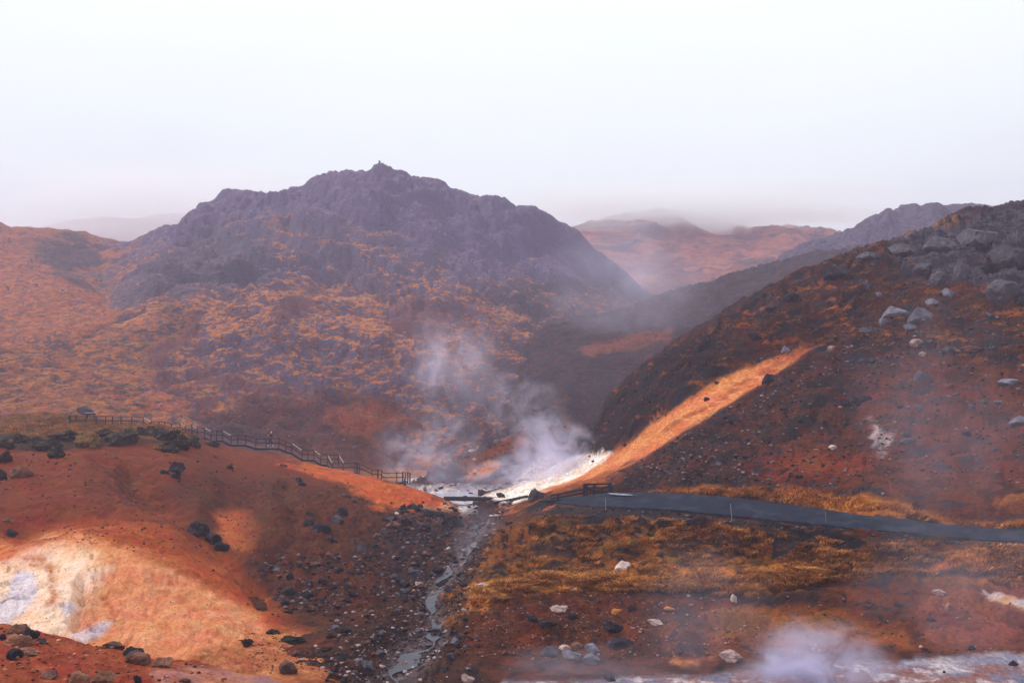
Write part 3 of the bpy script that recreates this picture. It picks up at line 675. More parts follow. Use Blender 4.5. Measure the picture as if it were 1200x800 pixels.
# --- small rocky spur beside the hot pool
def disp_spur(X, Y, Z, px, py, T):
    return (ridged(X, Y, .13, 6, .6, seed=111)-.3)*2.4*sstep(.8, 1.3, T) + fbm(X, Y, .4, 4, seed=112)*.4
def paint_spur(X, Y, Z, px, py, T, sl):
    p = Paint(px.shape, (.16, .058, .038), (.09, .05, .05), (.050, .045, .060), (.5, .46, 0))
    wx = px+fbm(X, Y, .15, 5, .6, seed=113)*14; wy = py+fbm(X, Y, .15, 5, .6, seed=114)*10
    o = linemask(wx, wy, [(553, 556, 7), (565, 551, 7), (585, 545, 4)], .7)
    p.put(o, A=(.62, .22, .06), B=(.5, .15, .045), amt=(.4, .05, 0))
    o = linemask(wx, wy, [(545, 545, 7), (580, 530, 8), (620, 512, 5)], .7)
    p.put(o*.8, A=(.28, .08, .035), B=(.18, .06, .035), amt=(.4, .2, 0))
    b = sstep(563, 572, wy)
    p.put(b, A=(.55, .45, .46), B=(.42, .36, .42), C=(.72, .6, .58), amt=(.5, .4, 0))
    w2 = polymask(wx, wy, [(600, 560), (640, 528), (665, 540), (700, 530), (700, 560), (640, 580), (600, 580)], 5)
    p.put(w2*.9, A=(.70, .50, .45), B=(.50, .38, .42), C=(.85, .74, .66), amt=(.5, .5, 0))
    return p.out()
spur = [flat(4.6, 119, (380, 800)),
    [(380, 590, 127), (470, 590, 127), (520, 576, 130), (600, 574, 130), (650, 570, 129), (700, 566, 128), (800, 566, 128)],
    [(380, 590, 134), (470, 580, 134), (520, 556, 136), (560, 552, 137), (600, 545, 137), (640, 540, 136), (680, 545, 134), (720, 555, 132), (800, 566, 132)],
    [(380, 590, 145), (470, 580, 144), (510, 560, 144), (540, 545, 145), (580, 527, 146), (620, 508, 146), (645, 497, 146), (670, 500, 146), (700, 510, 144), (800, 540, 140)],
    [(380, 600, 165), (500, 590, 165), (600, 560, 170), (700, 560, 165), (800, 560, 160)]]
sheet('rocky_spur', spur, 440, 740, 340, [6, 40, 50, 8], disp_spur, paint_spur, m_slope)

# --- dark ridge between the mountain and the right hillside
def disp_mid(X, Y, Z, px, py, T):
    return fbm(X, Y, .03, 5, .5, seed=121)*3 + (ridged(X, Y, .09, 5, .55, seed=122)-.35)*2.2
def paint_mid(X, Y, Z, px, py, T, sl):
    p = Paint(px.shape, (.075, .042, .045), (.14, .06, .045), (.045, .04, .055), (.4, .46, 0))
    wx = px+fbm(X, Y, .04, 5, .6, seed=123)*20; wy = py+fbm(X, Y, .05, 5, .6, seed=124)*12
    o = linemask(wx, wy, [(690, 412, 5), (730, 402, 8), (780, 392, 6)], .7)
    p.put(o*.8, A=(.28, .095, .055), amt=(.3, .2, 0))
    return p.out()
mid = [flat(2, 190, (500, 1600)),
    [(500, 560, 215), (560, 520, 215), (610, 455, 215), (660, 436, 215), (700, 432, 215), (800, 430, 215), (1000, 430, 215), (1600, 430, 215)],
    [(500, 560, 255), (560, 500, 255), (610, 428, 255), (660, 404, 255), (700, 398, 255), (800, 380, 258), (900, 365, 260), (1000, 340, 262), (1600, 330, 262)],
    [(500, 540, 300), (560, 480, 300), (610, 410, 300), (640, 388, 300), (680, 375, 300), (720, 366, 300), (760, 354, 302), (800, 341, 305), (850, 328, 308), (900, 316, 312), (950, 301, 315), (1100, 280, 320), (1600, 260, 320)],
    flat(20, 380, (500, 1600)), flat(0, 480, (500, 1600))]
sheet('dark_ridge', mid, 540, 1200, 420, [6, 36, 60, 10, 5], disp_mid, paint_mid, m_mount)

# --- crag behind the right hillside
def disp_crag(X, Y, Z, px, py, T):
    return (.5-ridged(X, Y, .03, 6, .6, seed=131))*11-3.6*sstep(.6, 1.6, T) + (billow(X, Y, .12, 4, seed=132)-.25)*2
def paint_crag(X, Y, Z, px, py, T, sl):
    p = Paint(px.shape, (.18, .145, .21), (.30, .16, .13), (.125, .11, .16), (.3, .5, 0))
    return p.out()
crag = [flat(20, 280, (800, 1600)),
    [(800, 460, 320), (880, 360, 320), (910, 320, 320), (950, 306, 320), (1000, 300, 320), (1100, 290, 320), (1600, 280, 320)],
    [(800, 470, 350), (860, 380, 350), (895, 325, 350), (915, 306, 350), (940, 292, 350), (975, 283, 352), (992, 272, 353), (1010, 258, 354), (1040, 247, 355), (1070, 243, 356), (1095, 241, 356), (1110, 246, 356), (1140, 244, 356), (1180, 250, 356), (1600, 260, 356)],
    [(800, 500, 400), (900, 350, 400), (1000, 275, 390), (1200, 260, 390), (1600, 270, 390)],
    flat(10, 520, (800, 1600))]
sheet('distant_crag', crag, 840, 1500, 420, [10, 60, 14, 6], disp_crag, paint_crag, m_mount, smooth=3)

# --- far moorland hills fading into cloud
def disp_f1(X, Y, Z, px, py, T):
    return fbm(X, Y, .012, 6, .55, seed=141)*11*sstep(.4, 1.2, T) + (ridged(X, Y, .03, 5, seed=142)-.35)*5
def paint_f1(X, Y, Z, px, py, T, sl):
    p = Paint(px.shape, (.36, .15, .10), (.22, .09, .08), (.10, .07, .09), (.5, .36, 0))
    return p.out()
far1 = [flat(20, 430, (300, 1600)),
    [(300, 360, 480), (700, 360, 480), (800, 350, 480), (900, 330, 480), (1600, 330, 480)],
    [(300, 320, 540), (650, 320, 540), (720, 318, 540), (780, 312, 545), (850, 305, 550), (900, 296, 550), (1600, 300, 550)],
    [(300, 300, 640), (640, 292, 640), (690, 270, 640), (725, 258, 640), (760, 250, 645), (795, 255, 648), (830, 272, 650), (855, 276, 650), (880, 271, 650), (930, 268, 650), (965, 272, 650), (1000, 282, 650), (1600, 300, 650)],
    flat(40, 800, (300, 1600)), flat(0, 1000, (300, 1600))]
sheet('far_pink_hill', far1, 560, 1300, 460, [8, 40, 60, 12, 4], disp_f1, paint_f1, m_far)
def disp_f2(X, Y, Z, px, py, T):
    return fbm(X, Y, .008, 6, .55, seed=151)*13*sstep(.4, 1.2, T)
far2 = [flat(20, 750, (-600, 1800)),
    [(-600, 330, 900), (600, 330, 900), (1800, 330, 900)],
    [(-600, 290, 1000), (600, 300, 1000), (680, 272, 1000), (720, 254, 1000), (760, 245, 1000), (800, 248, 1000), (840, 262, 1000), (900, 270, 1000), (1000, 275, 1000), (1800, 300, 1000)],
    flat(0, 1400, (-600, 1800))]
sheet('far_hill_in_cloud', far2, 520, 1400, 300, [10, 50, 8], disp_f2, paint_f1, m_far)
far3 = [flat(20, 750, (-600, 1800)),
    [(-600, 310, 900), (600, 310, 900)],
    [(-600, 280, 1010), (-100, 275, 1010), (40, 272, 1010), (90, 266, 1010), (120, 260, 1010), (150, 261, 1010), (200, 252, 1010), (260, 250, 1010), (400, 270, 1010), (600, 300, 1010)],
    flat(0, 1400, (-600, 1800))]
sheet('distant_hill', far3, -400, 500, 300, [10, 40, 8], disp_f2, paint_f1, m_far)

# --- everything beyond, out to the horizon
me = bpy.data.meshes.new('moor_plain'); R0 = 9000
me.from_pydata([(-R0, -R0, -1.5), (R0, -R0, -1.5), (R0, R0, -1.5), (-R0, R0, -1.5)], [], [(0, 1, 2, 3)])
me.materials.append(plain_mat('plain_ground', (.16, .07, .04), nscale=.02, obj=False, bump=0))
o = bpy.data.objects.new('moor_plain', me); COL.objects.link(o); o['kind'] = 'structure'
# ------------------------------------------------------------------ looking up places on the terrain
bpy.context.view_layer.update()
TERR = [s['obj'] for s in SHEETS.values()]
def hit(px, py, only=None):
    d = Vector(ray(px, py)).normalized(); best = None
    for o in (TERR if only is None else [SHEETS[n]['obj'] for n in only]):
        ok, loc, nor, _ = o.ray_cast(cam.location, d, distance=6000)
        if ok and (best is None or (loc-cam.location).length < (best[0]-cam.location).length): best = (loc, nor)
    return best
def drop(x, y, only=None):
    best = None
    for o in (TERR if only is None else [SHEETS[n]['obj'] for n in only]):
        ok, loc, nor, _ = o.ray_cast(Vector((x, y, 400)), Vector((0, 0, -1)), distance=1000)
        if ok and (best is None or loc.z > best.z): best = loc
    return best
def link(name, me, mat=None, parent=None, loc=(0, 0, 0), **props):
    o = bpy.data.objects.new(name, me); COL.objects.link(o); o.location = loc
    if mat is not None and me is not None and not me.materials: me.materials.append(mat)
    if parent is not None: o.parent = parent
    for k, v in props.items(): o[k] = v
    return o
def mesh_np(name, co, tris, smooth=False):
    me = bpy.data.meshes.new(name); co = np.asarray(co, np.float32); tris = np.asarray(tris, np.int32)
    me.vertices.add(len(co)); me.vertices.foreach_set('co', co.ravel())
    me.loops.add(tris.size); me.loops.foreach_set('vertex_index', tris.ravel())
    k = tris.shape[1]
    me.polygons.add(len(tris)); me.polygons.foreach_set('loop_start', np.arange(0, tris.size, k, dtype=np.int32))
    if smooth: me.polygons.foreach_set('use_smooth', np.ones(len(tris), bool))
    me.update(calc_edges=True); return me

# ------------------------------------------------------------------ rocks
import bmesh
def rock_data(seed, sub, cuts=13, rough=.20, flat_=.75):
    r = random.Random(seed); bm = bmesh.new(); bmesh.ops.create_icosphere(bm, subdivisions=sub, radius=1)
    planes = []
    for _ in range(cuts):
        v = Vector((r.gauss(0, 1), r.gauss(0, 1), r.gauss(0, 1))).normalized(); planes.append((v, r.uniform(.38, .80)))
    off = Vector((r.uniform(0, 50), r.uniform(0, 50), 0))
    for v in bm.verts:
        p = v.co.copy()
        for n, d in planes:
            k = p.dot(n)-d
            if k > 0: p -= n*k*.96
        p *= 1 + rough*mnoise.noise(p*1.7+off) + rough*.55*mnoise.noise(p*4.5+off)
        v.co = p
    co = np.array([v.co[:] for v in bm.verts]); tr = np.array([[v.index for v in f.verts] for f in bm.faces])
    bm.free()
    co[:, 2] *= flat_
    co[:, 0] /= (co[:, 0].max()-co[:, 0].min()); co[:, 1] /= (co[:, 1].max()-co[:, 1].min())*1.1
    co[:, 2] = (co[:, 2]-co[:, 2].min())/(co[:, 2].max()-co[:, 2].min())
    return co, tr
R_MATS = dict(
    dark=plain_mat('basalt_dark', (.019, .017, .023), nscale=2.5, bump=.8, col2=(.050, .042, .052), amt2=.36, spec=.06),
    grey=plain_mat('basalt_grey', (.075, .068, .088), nscale=1.6, bump=.8, col2=(.07, .06, .07), amt2=.42),
    lightgrey=plain_mat('basalt_light', (.14, .13, .165), nscale=2, bump=.7, col2=(.12, .11, .14), amt2=.38),
    brown=plain_mat('rock_brown', (.15, .065, .045), nscale=2.5, bump=.8, col2=(.065, .04, .04), amt2=.45),
    tan=plain_mat('rock_tan', (.26, .115, .07), nscale=3, bump=.7, col2=(.18, .085, .06), amt2=.42),
    pink=plain_mat('rock_pink', (.36, .24, .22), nscale=3, bump=.6, col2=(.28, .18, .17), amt2=.35),
    white=plain_mat('rock_white', (.50, .38, .36), nscale=3, bump=.6, col2=(.5, .38, .36), amt2=.3),
    orange=plain_mat('rock_orange', (.48, .17, .05), nscale=3, bump=.6, col2=(.2, .08, .04), amt2=.35),
    turf=plain_mat('turf_dark', (.022, .020, .017), nscale=3, bump=1.0, col2=(.13, .06, .02), amt2=.30, bdist=.2),
    turfgold=plain_mat('turf_gold', (.22, .11, .035), nscale=5, bump=1.0, col2=(.06, .045, .025), amt2=.42, bdist=.12))
RV = {}
def rock_mesh(kind, mat, v):
    key = (kind, mat, v)
    if key not in RV:
        if kind == 'rock': co, tr = rock_data(v*7+1, 4)
        elif kind == 'stone': co, tr = rock_data(v*13+5, 3)
        elif kind == 'turf': co, tr = rock_data(v*5+900, 4, cuts=2, rough=.55, flat_=.6)
        me = mesh_np({'rock': 'boulder', 'stone': 'stone', 'turf': 'turf_clump'}[kind], co, tr, smooth=(kind == 'turf'))
        if kind != 'turf': me.shade_flat()
        me.materials.append(R_MATS[mat]); RV[key] = me
    return RV[key]
def put_rock(px, py, wpx, hpx, mat, label, kind='rock', cat='boulder', group=None, name=None, rot=None, sink=.22):
    h = hit(px, py+hpx*.36)
    if h is None: return None
    loc, nor = h; r = random.Random(int(px*31+py*17))
    d = (loc-cam.location).length
    wm = wpx/F*d; hm = hpx/F*d
    if kind == 'turf' and py < 600: wm *= 1.5; hm *= 1.7
    o = link(name or {'rock': 'boulder', 'stone': 'stone', 'turf': 'turf_clump'}[kind], rock_mesh(kind, mat, r.randrange(5)))
    hz_ = hm*1.25
    o.scale = (wm*1.05, wm*r.uniform(.75, 1.0), hz_)
    o.rotation_euler = (r.uniform(-.15, .15), r.uniform(-.15, .15) if rot is None else rot, r.uniform(-.5, .5))
    o.location = (loc.x, loc.y+wm*.15, loc.z-hz_*(sink+.12))
    o['label'] = label; o['category'] = cat
    if group: o['group'] = group
    return o
GB = 'boulders on the right hillside'; GM = 'rocks on the red clay mound'; GF = 'rocks on the foreground rise'; GG = 'rocks on the gravel slope below the grassy bank'
ROCKS = [
 # right hillside
 (902, 443, 17, 12, 'dark', 'round dark boulder resting on the lower edge of the orange slide', GB),
 (1080, 369, 28, 20, 'lightgrey', 'big angular grey boulder in the middle of the light boulder cluster', GB),
 (1050, 365, 28, 14, 'lightgrey', 'grey slab at the left end of the light boulder cluster', GB),
 (1094, 354, 13, 9, 'lightgrey', 'small pale block just above the big angular grey boulder', GB),
 (1066, 368, 13, 6, 'grey', 'low grey block wedged between the slab and the big boulder', GB),
 (1068, 383, 15, 8, 'lightgrey', 'small pale flat block below the big angular boulder', GB),
 (1023, 387, 26, 9, 'grey', 'flat grey slab lying downhill left of the boulder cluster', GB),
 (1037, 376, 9, 8, 'lightgrey', 'little pale block touching the lower left of the cluster slab', GB),
 (1111, 343, 13, 11, 'lightgrey', 'pale upright block standing above the boulder cluster', GB),
 (1132, 317, 18, 20, 'grey', 'pale pointed boulder at the foot of the hilltop crag', GB),
 (1104, 326, 22, 15, 'grey', 'grey block left of the pale pointed boulder under the crag', GB),
 (1181, 341, 38, 26, 'grey', 'largest grey boulder below the crag near the right border', GB),
 (1197, 352, 22, 14, 'dark', 'dark boulder in front of the largest grey boulder', GB),
 (1017, 335, 9, 7, 'grey', 'small grey stone on the slope under the left end of the crag', GB),
 (1030, 345, 9, 5, 'lightgrey', 'small light stone right of the grey stone under the crag', GB),
 (1076, 401, 14, 9, 'pink', 'flat pinkish stone below the boulder cluster', GB),
 (1082, 441, 17, 13, 'grey', 'grey boulder alone on the red slope below the cluster', GB),
 (1083, 415, 10, 6, 'pink', 'little pinkish stone between the cluster and the lone grey boulder', GB),
 (1113, 411, 14, 10, 'grey', 'grey stone right of the two pinkish stones', GB),
 (1145, 408, 26, 8, 'brown', 'long low brown ledge stone right of the grey stone', GB),
 (1185, 447, 24, 7, 'lightgrey', 'long light grey slab near the right border on the red slope', GB),
 (1196, 492, 22, 10, 'lightgrey', 'light grey boulder cut by the right border', GB),
 (1141, 476, 10, 6, 'grey', 'small grey stone high on the misty red slope', GB),
 (1078, 478, 9, 7, 'grey', 'small grey stone above the white mineral vein', GB),
 (1003, 469, 16, 12, 'dark', 'black jagged rock left of the white mineral vein', GB),
 (992, 472, 13, 9, 'dark', 'black stone leaning on the left of the jagged black rock', GB),
 (1016, 466, 14, 7, 'dark', 'flat black stone on the right of the jagged black rock', GB),
 (977, 524, 10, 6, 'white', 'small white stone on the red slope left of the mineral vein', GB),
 (990, 496, 10, 6, 'dark', 'small dark stone above the white stone', GB),
 (1066, 516, 18, 6, 'grey', 'grey flat stone right of the white mineral vein', GB),
 (921, 409, 13, 10, 'lightgrey', 'lilac grey block at the top of the orange slide', GB),
 (976, 408, 11, 7, 'pink', 'pale stone above the top right end of the orange slide', GB),
 (829, 467, 7, 5, 'dark', 'small dark stone in the middle of the orange slide', GB),
 (841, 448, 5, 4, 'dark', 'tiny dark stone on the upper rim of the orange slide', GB),
 (890, 422, 6, 5, 'dark', 'small dark stone near the top of the orange slide', GB),
 (733, 491+30, 5, 4, 'dark', 'small dark stone near the bottom of the orange slide', GB),
 (930, 348, 20, 9, 'dark', 'dark overhanging rock under the hill crest', GB),
 (982, 318, 28, 14, 'dark', 'dark hollowed rock left of the hilltop crag', GB),
 (905, 362, 18, 8, 'dark', 'dark turf capped rock left of the overhanging rock', GB),
 (958, 385, 14, 7, 'dark', 'dark rock above the top of the orange slide', GB),
 (887, 393, 16, 9, 'dark', 'round dark rock on the dark left side of the hill', GB),
 (1020, 300, 26, 11, 'grey', 'grey outcrop block at the left foot of the crag', GB),
 (1062, 292, 30, 14, 'grey', 'broad grey block on the left shoulder of the crag', GB),
 (1100, 285, 34, 18, 'grey', 'wide grey crag block under the hill crest', GB),
 (1150, 278, 40, 24, 'grey', 'massive grey crag block right of the crest', GB),
 (1185, 300, 36, 24, 'grey', 'massive grey crag block by the right border', GB),
 (1085, 315, 26, 14, 'grey', 'lower grey crag block above the cluster', GB),
 (1160, 315, 24, 14, 'dark', 'dark crag block above the largest grey boulder', GB),
 # by the path and the hot pool
 (628, 580, 18, 17, 'grey', 'grey boulder at the left end of the low wooden railing', None),
 (588, 580, 12, 6, 'dark', 'long dark boulder on the pale flats before the steam', 'rocks on the pale pool flats'),
 (564.5, 578.5, 5, 5, 'dark', 'small dark stone on the pale flats left of the long boulder', 'rocks on the pale pool flats'),
 (551, 578, 6, 4, 'dark', 'small dark stone on the flats near the footbridge', 'rocks on the pale pool flats'),
 (547, 582, 7, 3, 'dark', 'flat dark stone touching the footbridge edge', 'rocks on the pale pool flats'),
 (519, 543, 9, 7, 'lightgrey', 'light block in the dark rock pile left of the spur', 'rocks of the spur'),
 (553, 528, 9, 4, 'white', 'white flat stone on the reddish spur', 'rocks of the spur'),
 (556, 538, 5, 3, 'white', 'tiny white stone under the white flat stone', 'rocks of the spur'),
 # mound
 (4, 557, 12, 14, 'dark', 'dark grey rock at the left border of the mound', GM),
 (25, 554, 24, 12, 'brown', 'rounded brown boulder on the upper left of the mound', GM),
 (205, 548, 19, 15, 'dark', 'dark craggy rock alone in the middle of the upper mound', GM),
 (193, 553, 10, 6, 'dark', 'small dark rock at the left foot of the craggy rock', GM),
 (205, 557, 11, 7, 'dark', 'small dark rock below the craggy rock', GM),
 (269, 547, 7, 5, 'dark', 'small dark stone near the mound skyline', GM),
 (232, 620, 24, 20, 'dark', 'big black rock left of the bright orange hollow', GM),
 (249, 631, 19, 12, 'dark', 'second black rock below the big black rock', GM),
 (260, 640, 18, 10, 'dark', 'lowest black rock of the three by the hollow', GM),
 (11, 624, 15, 8, 'dark', 'low black rock near the left border above the dome', GM),
 (8, 609, 12, 5, 'brown', 'flat brown stone above the low black rock', GM),
 (332, 545, 9, 4, 'brown', 'small flat stone under the handrail on the mound crest', GM),
 (351, 562, 9, 6, 'dark', 'dark stone high on the gully flank of the mound', GM),
 (354, 567, 9, 5, 'dark', 'darker stone just below the one high on the flank', GM),
 (402, 599, 13, 11, 'dark', 'upright dark rock on the gully flank', GM),
 (397, 609, 15, 10, 'grey', 'greyish rock below the upright dark rock', GM),
 (378, 618, 22, 12, 'dark', 'large dark slab in the rock group on the gully flank', GM),
 (363, 612, 12, 10, 'dark', 'dark rock at the left of the large slab on the flank', GM),
 (364, 602, 9, 7, 'dark', 'small dark rock above the large slab on the flank', GM),
 (391, 632, 12, 7, 'dark', 'dark rock below the large slab on the flank', GM),
 (425, 643, 11, 12, 'grey', 'single grey rock lower on the gully flank', GM),
 (405, 581, 11, 6, 'brown', 'brown stone under the bright orange crest', GM),
 (416, 586, 9, 5, 'brown', 'small brown stone right of the one under the crest', GM),
 (464, 601, 6, 4, 'white', 'small white stone at the foot of the orange crest', GM),
 (459, 614, 18, 8, 'brown', 'long brown boulder below the white stone', GM),
 (474, 595, 9, 8, 'dark', 'black rock at the top of the gully rubble', GM),
 (488, 595, 17, 12, 'dark', 'large black rock at the top of the gully rubble', GM),
 (502, 601, 17, 10, 'dark', 'black rock right of the large black rock', GM),
 (516, 603, 14, 9, 'dark', 'black rock at the right end of the black row', GM),
 (532, 596, 11, 6, 'dark', 'dark rock next to the tip of the orange crest', GM),
 (478, 610, 12, 8, 'dark', 'dark rock beneath the black row', GM),
 (498, 617, 13, 7, 'dark', 'dark flat rock in the upper gully rubble', GM),
 (535, 612, 26, 16, 'dark', 'broad dark rock hump left of the upper stream', GM),
 (344, 694, 16, 11, 'dark', 'dark rock in the cluster at the foot of the flank', GM),
 (360, 697, 14, 9, 'dark', 'dark rock right in the cluster at the foot of the flank', GM),
 (379, 680, 12, 7, 'dark', 'dark rock above the cluster at the foot', GM),
 (324, 667, 9, 6, 'lightgrey', 'light grey stone left above the foot cluster', GM),
 (386, 650, 9, 7, 'brown', 'brown rock on the flank right of the chute', GM),
 (411, 695, 12, 7, 'dark', 'dark rock right of the foot cluster', GM),
 (408, 703, 11, 5, 'dark', 'flat dark rock under the one right of the cluster', GM),
 (338, 783, 20, 17, 'brown', 'round brown boulder on the sandy flat near the bottom', GM),
 # foreground rise
 (17, 738, 23, 12, 'brown', 'brown rock at the top of the foreground rise by the left border', GF),
 (36, 743, 15, 11, 'dark', 'black rock right of the brown rock on the rise', GF),
 (46, 751, 14, 7, 'dark', 'low black rock beside the black rock on the rise', GF),
 (22, 751, 26, 14, 'tan', 'large pinkish brown boulder in the rise cluster', GF),
 (17, 767, 16, 12, 'dark', 'black rock below the pinkish boulder', GF),
 (34, 765, 21, 10, 'tan', 'tan rock right of the black rock under the boulder', GF),
 (136, 756, 21, 9, 'brown', 'flat brown rock on the skyline of the rise', GF),
 (157, 764, 21, 12, 'dark', 'dark rock behind the round brown rock on the rise', GF),
 (163, 771, 27, 15, 'brown', 'round brown rock in the middle of the rise', GF),
 (188, 777, 25, 12, 'brown', 'wedge shaped brown rock right of the round one', GF),
 (93, 795, 21, 14, 'tan', 'tan boulder at the bottom border', GF),
 (118, 794, 25, 14, 'tan', 'wider tan boulder right of the tan one at the bottom border', GF),
 (55, 790, 19, 9, 'brown', 'low brown mossy rock left of the tan boulders', GF),
 (162, 796, 10, 9, 'dark', 'small black rock at the bottom border', GF),
 (2, 747, 7, 8, 'dark', 'black rock cut by the left border on the rise', GF),
 (216, 797, 13, 5, 'brown', 'small brown rock near the bottom right of the rise', GF),
 # gravel slope
 (729.5, 663, 20, 13, 'white', 'pinkish white boulder in the golden grass', None),
 (657, 713, 19, 10, 'pink', 'tilted pale slab on the dark gravel', GG),
 (672, 721, 12, 8, 'dark', 'dark rock at the right foot of the tilted pale slab', GG),
 (720, 735, 27, 13, 'dark', 'large black rock in the middle of the gravel slope', GG),
 (771, 729, 18, 6, 'pink', 'flat pale rock right of the large black rock', GG),
 (862, 769, 27, 14, 'pink', 'pale orange boulder at the edge of the hot pool', GG),
 (860, 701, 7, 10, 'white', 'small upright white stone under the turf edge', GG),
 (643, 763, 21, 14, 'grey', 'grey white rock at the left of the bottom row', GG),
 (663, 760, 15, 9, 'pink', 'pale rock second in the bottom row', GG),
 (677, 757, 13, 9, 'tan', 'tan rock behind the bottom row', GG),
 (670, 768, 21, 12, 'lightgrey', 'light grey rock in front of the bottom row', GG),
 (696, 760, 17, 12, 'lightgrey', 'smooth grey rock standing right in the bottom row', GG),
 (697, 771, 21, 13, 'lightgrey', 'smooth grey rock in front at the right of the row', GG),
 (729, 754, 29, 13, 'dark', 'wide dark rock right of the bottom row', GG),
 (626, 725, 15, 8, 'dark', 'dark rock on the left of the gravel slope', GG),
 (641, 731, 24, 8, 'dark', 'long low dark rock below the one on the left', GG),
 (725, 716, 14, 7, 'orange', 'orange brown rock above the large black rock', GG),
 (741, 712, 11, 8, 'dark', 'dark rock right of the orange brown rock', GG),
 (786, 713, 13, 4, 'orange', 'flat orange stone on the gravel', GG),
 (717, 794, 13, 9, 'grey', 'grey rock at the bottom border in the middle', GG),
 (569, 686, 17, 8, 'pink', 'pale slab on the right bank of the stream', GG),
 (547, 795, 15, 10, 'pink', 'pale boulder by the stream at the bottom border', GG),
 (1104, 694, 17, 7, 'pink', 'pale rock on the misty red slope above the pools', GG),
 (1112, 711, 8, 10, 'tan', 'tan stone below the pale rock on the misty slope', GG),
 (1056, 708, 9, 6, 'dark', 'dark stone left of the pale rock on the misty slope', GG),
 (1093, 726, 11, 5, 'dark', 'flat black stone below the tan stone', GG),
 (1139, 759, 8, 6, 'dark', 'dark stone at the upper edge of the blue mud', GG),
 (1188, 777, 11, 6, 'dark', 'dark stone on the mud near the right border', GG),
 (1107, 787, 4, 3, 'dark', 'tiny dark stone on the mud at the bottom', GG),
 (1084, 760, 6, 4, 'dark', 'small dark stone beside the steaming pool', GG),
 (1079, 757, 4, 3, 'white', 'tiny white stone beside the small dark stone', GG),
 # mountain
 (600, 318-120, 1, 1, None, '', None),
]
for px, py, w_, h_, mt_, lb, gr in ROCKS:
    if mt_: put_rock(px, py, w_, h_, mt_, lb, group=gr, cat='boulder' if w_ > 12 else 'stone')
GT = 'dark turf clumps along the mound crest'
for px, py, w_, h_, mt_, lb, gr in [
 (5, 521, 12, 9, 'turf', 'dark turf clump at the left border of the mound crest', GT),
 (17, 516, 18, 8, 'turf', 'second dark turf clump from the left border', GT),
 (42, 520, 14, 9, 'turf', 'dark turf clump above the gap left of the hanging one', GT),
 (55, 523, 18, 11, 'turf', 'larger dark turf clump next to the hanging one', GT),
 (66, 533, 11, 10, 'turf', 'small turf clump hanging lowest on the red clay', GT),
 (76, 512, 24, 8, 'turf', 'broad turf clump below the left end of the railing', GT),
 (102, 519, 20, 13, 'turfgold', 'gold capped turf clump below the information board', GT),
 (92, 511, 16, 7, 'turfgold', 'golden turf clump left of the gold capped one', GT),
 (120, 509, 18, 8, 'turf', 'dark turf clump right of the gold capped one', GT),
 (138, 517, 28, 11, 'turf', 'widest dark turf clump in the middle of the crest', GT),
 (158, 507, 18, 8, 'turf', 'dark turf clump right above the widest one', GT),
 (175, 507, 24, 9, 'turf', 'long dark turf clump where the railing starts to fall', GT),
 (194, 512, 20, 10, 'turf', 'dark turf clump on the falling crest', GT),
 (207, 520, 18, 12, 'turf', 'dark turf clump with two smaller ones beneath it', GT),
 (198, 527, 14, 8, 'turf', 'lower turf clump on the red clay under the falling crest', GT),
 (222, 518, 16, 9, 'turf', 'turf clump near the right end of the crest turf', GT),
 (187, 524, 10, 6, 'turfgold', 'small golden clump left of the lower turf clump', GT),
 (247, 520, 12, 5, 'turf', 'last low turf clump on the mound skyline', GT),
 (4, 537, 10, 10, 'turf', 'dark clump under the left border clump', GT),
 (343, 749, 26, 9, 'turf', 'dark turf cushion on the sandy flat, the largest', 'turf cushions on the sandy flat'),
 (386, 745, 12, 6, 'turf', 'small turf cushion behind the other two', 'turf cushions on the sandy flat'),
 (383, 760, 15, 6, 'turf', 'oval turf cushion nearest to the stream', 'turf cushions on the sandy flat'),
 (319, 740, 16, 7, 'turf', 'turf cushion at the left of the sandy flat', 'turf cushions on the sandy flat'),
 (401, 738, 20, 5, 'turf', 'flat turf cushion at the foot of the flank', 'turf cushions on the sandy flat'),
 (287, 752, 18, 8, 'turf', 'turf cushion at the lower edge of the pale dome', 'turf cushions on the sandy flat'),
 (362, 714, 13, 6, 'turf', 'turf cushion under the dark rock cluster', 'turf cushions on the sandy flat'),
 (337, 716, 11, 5, 'turf', 'small turf cushion left under the dark rock cluster', 'turf cushions on the sandy flat'),
 (428, 721, 10, 5, 'turf', 'round turf cushion on the red ground by the gully', 'turf cushions on the sandy flat')]:
    put_rock(px, py, w_, h_, mt_, lb, kind='turf', cat='turf clump', group=gr, sink=.3)

# ------------------------------------------------------------------ countless stones: the largest singly, the rest as rubble
def weights(sname, fn):
    s = SHEETS[sname]; W = fn(s['PX'], s['PY'], s)
    vis = (s['PX'] > -60) & (s['PX'] < 1260)
    W = (W*vis).ravel().astype(float); W[W < 0] = 0
    return W
def pick(sname, W, n):
    s = SHEETS[sname]; c = np.cumsum(W); c /= c[-1]
    i = np.searchsorted(c, rng.random(n)); i = np.clip(i, 0, len(c)-1)
    return np.stack([s['X'].ravel()[i], s['Y'].ravel()[i], s['Z'].ravel()[i]], -1)
GULLY_M = lambda px, py, s: polymask(px, py, [(470, 595), (530, 598), (560, 600), (560, 640), (548, 690), (525, 740), (470, 730), (420, 720), (330, 712), (300, 680), (320, 650), (420, 655), (450, 620)], 10)*(.25+.75*(fbm(s['X'], s['Y'], .18, 3, seed=201) > -.05))
GULLY_V = lambda px, py, s: linemask(px, py, [(a, b, c*3.0) for a, b, c in STREAM], .7)*(1-.55*linemask(px, py, [(a, b, c*.9) for a, b, c in STREAM[5:]], .3))
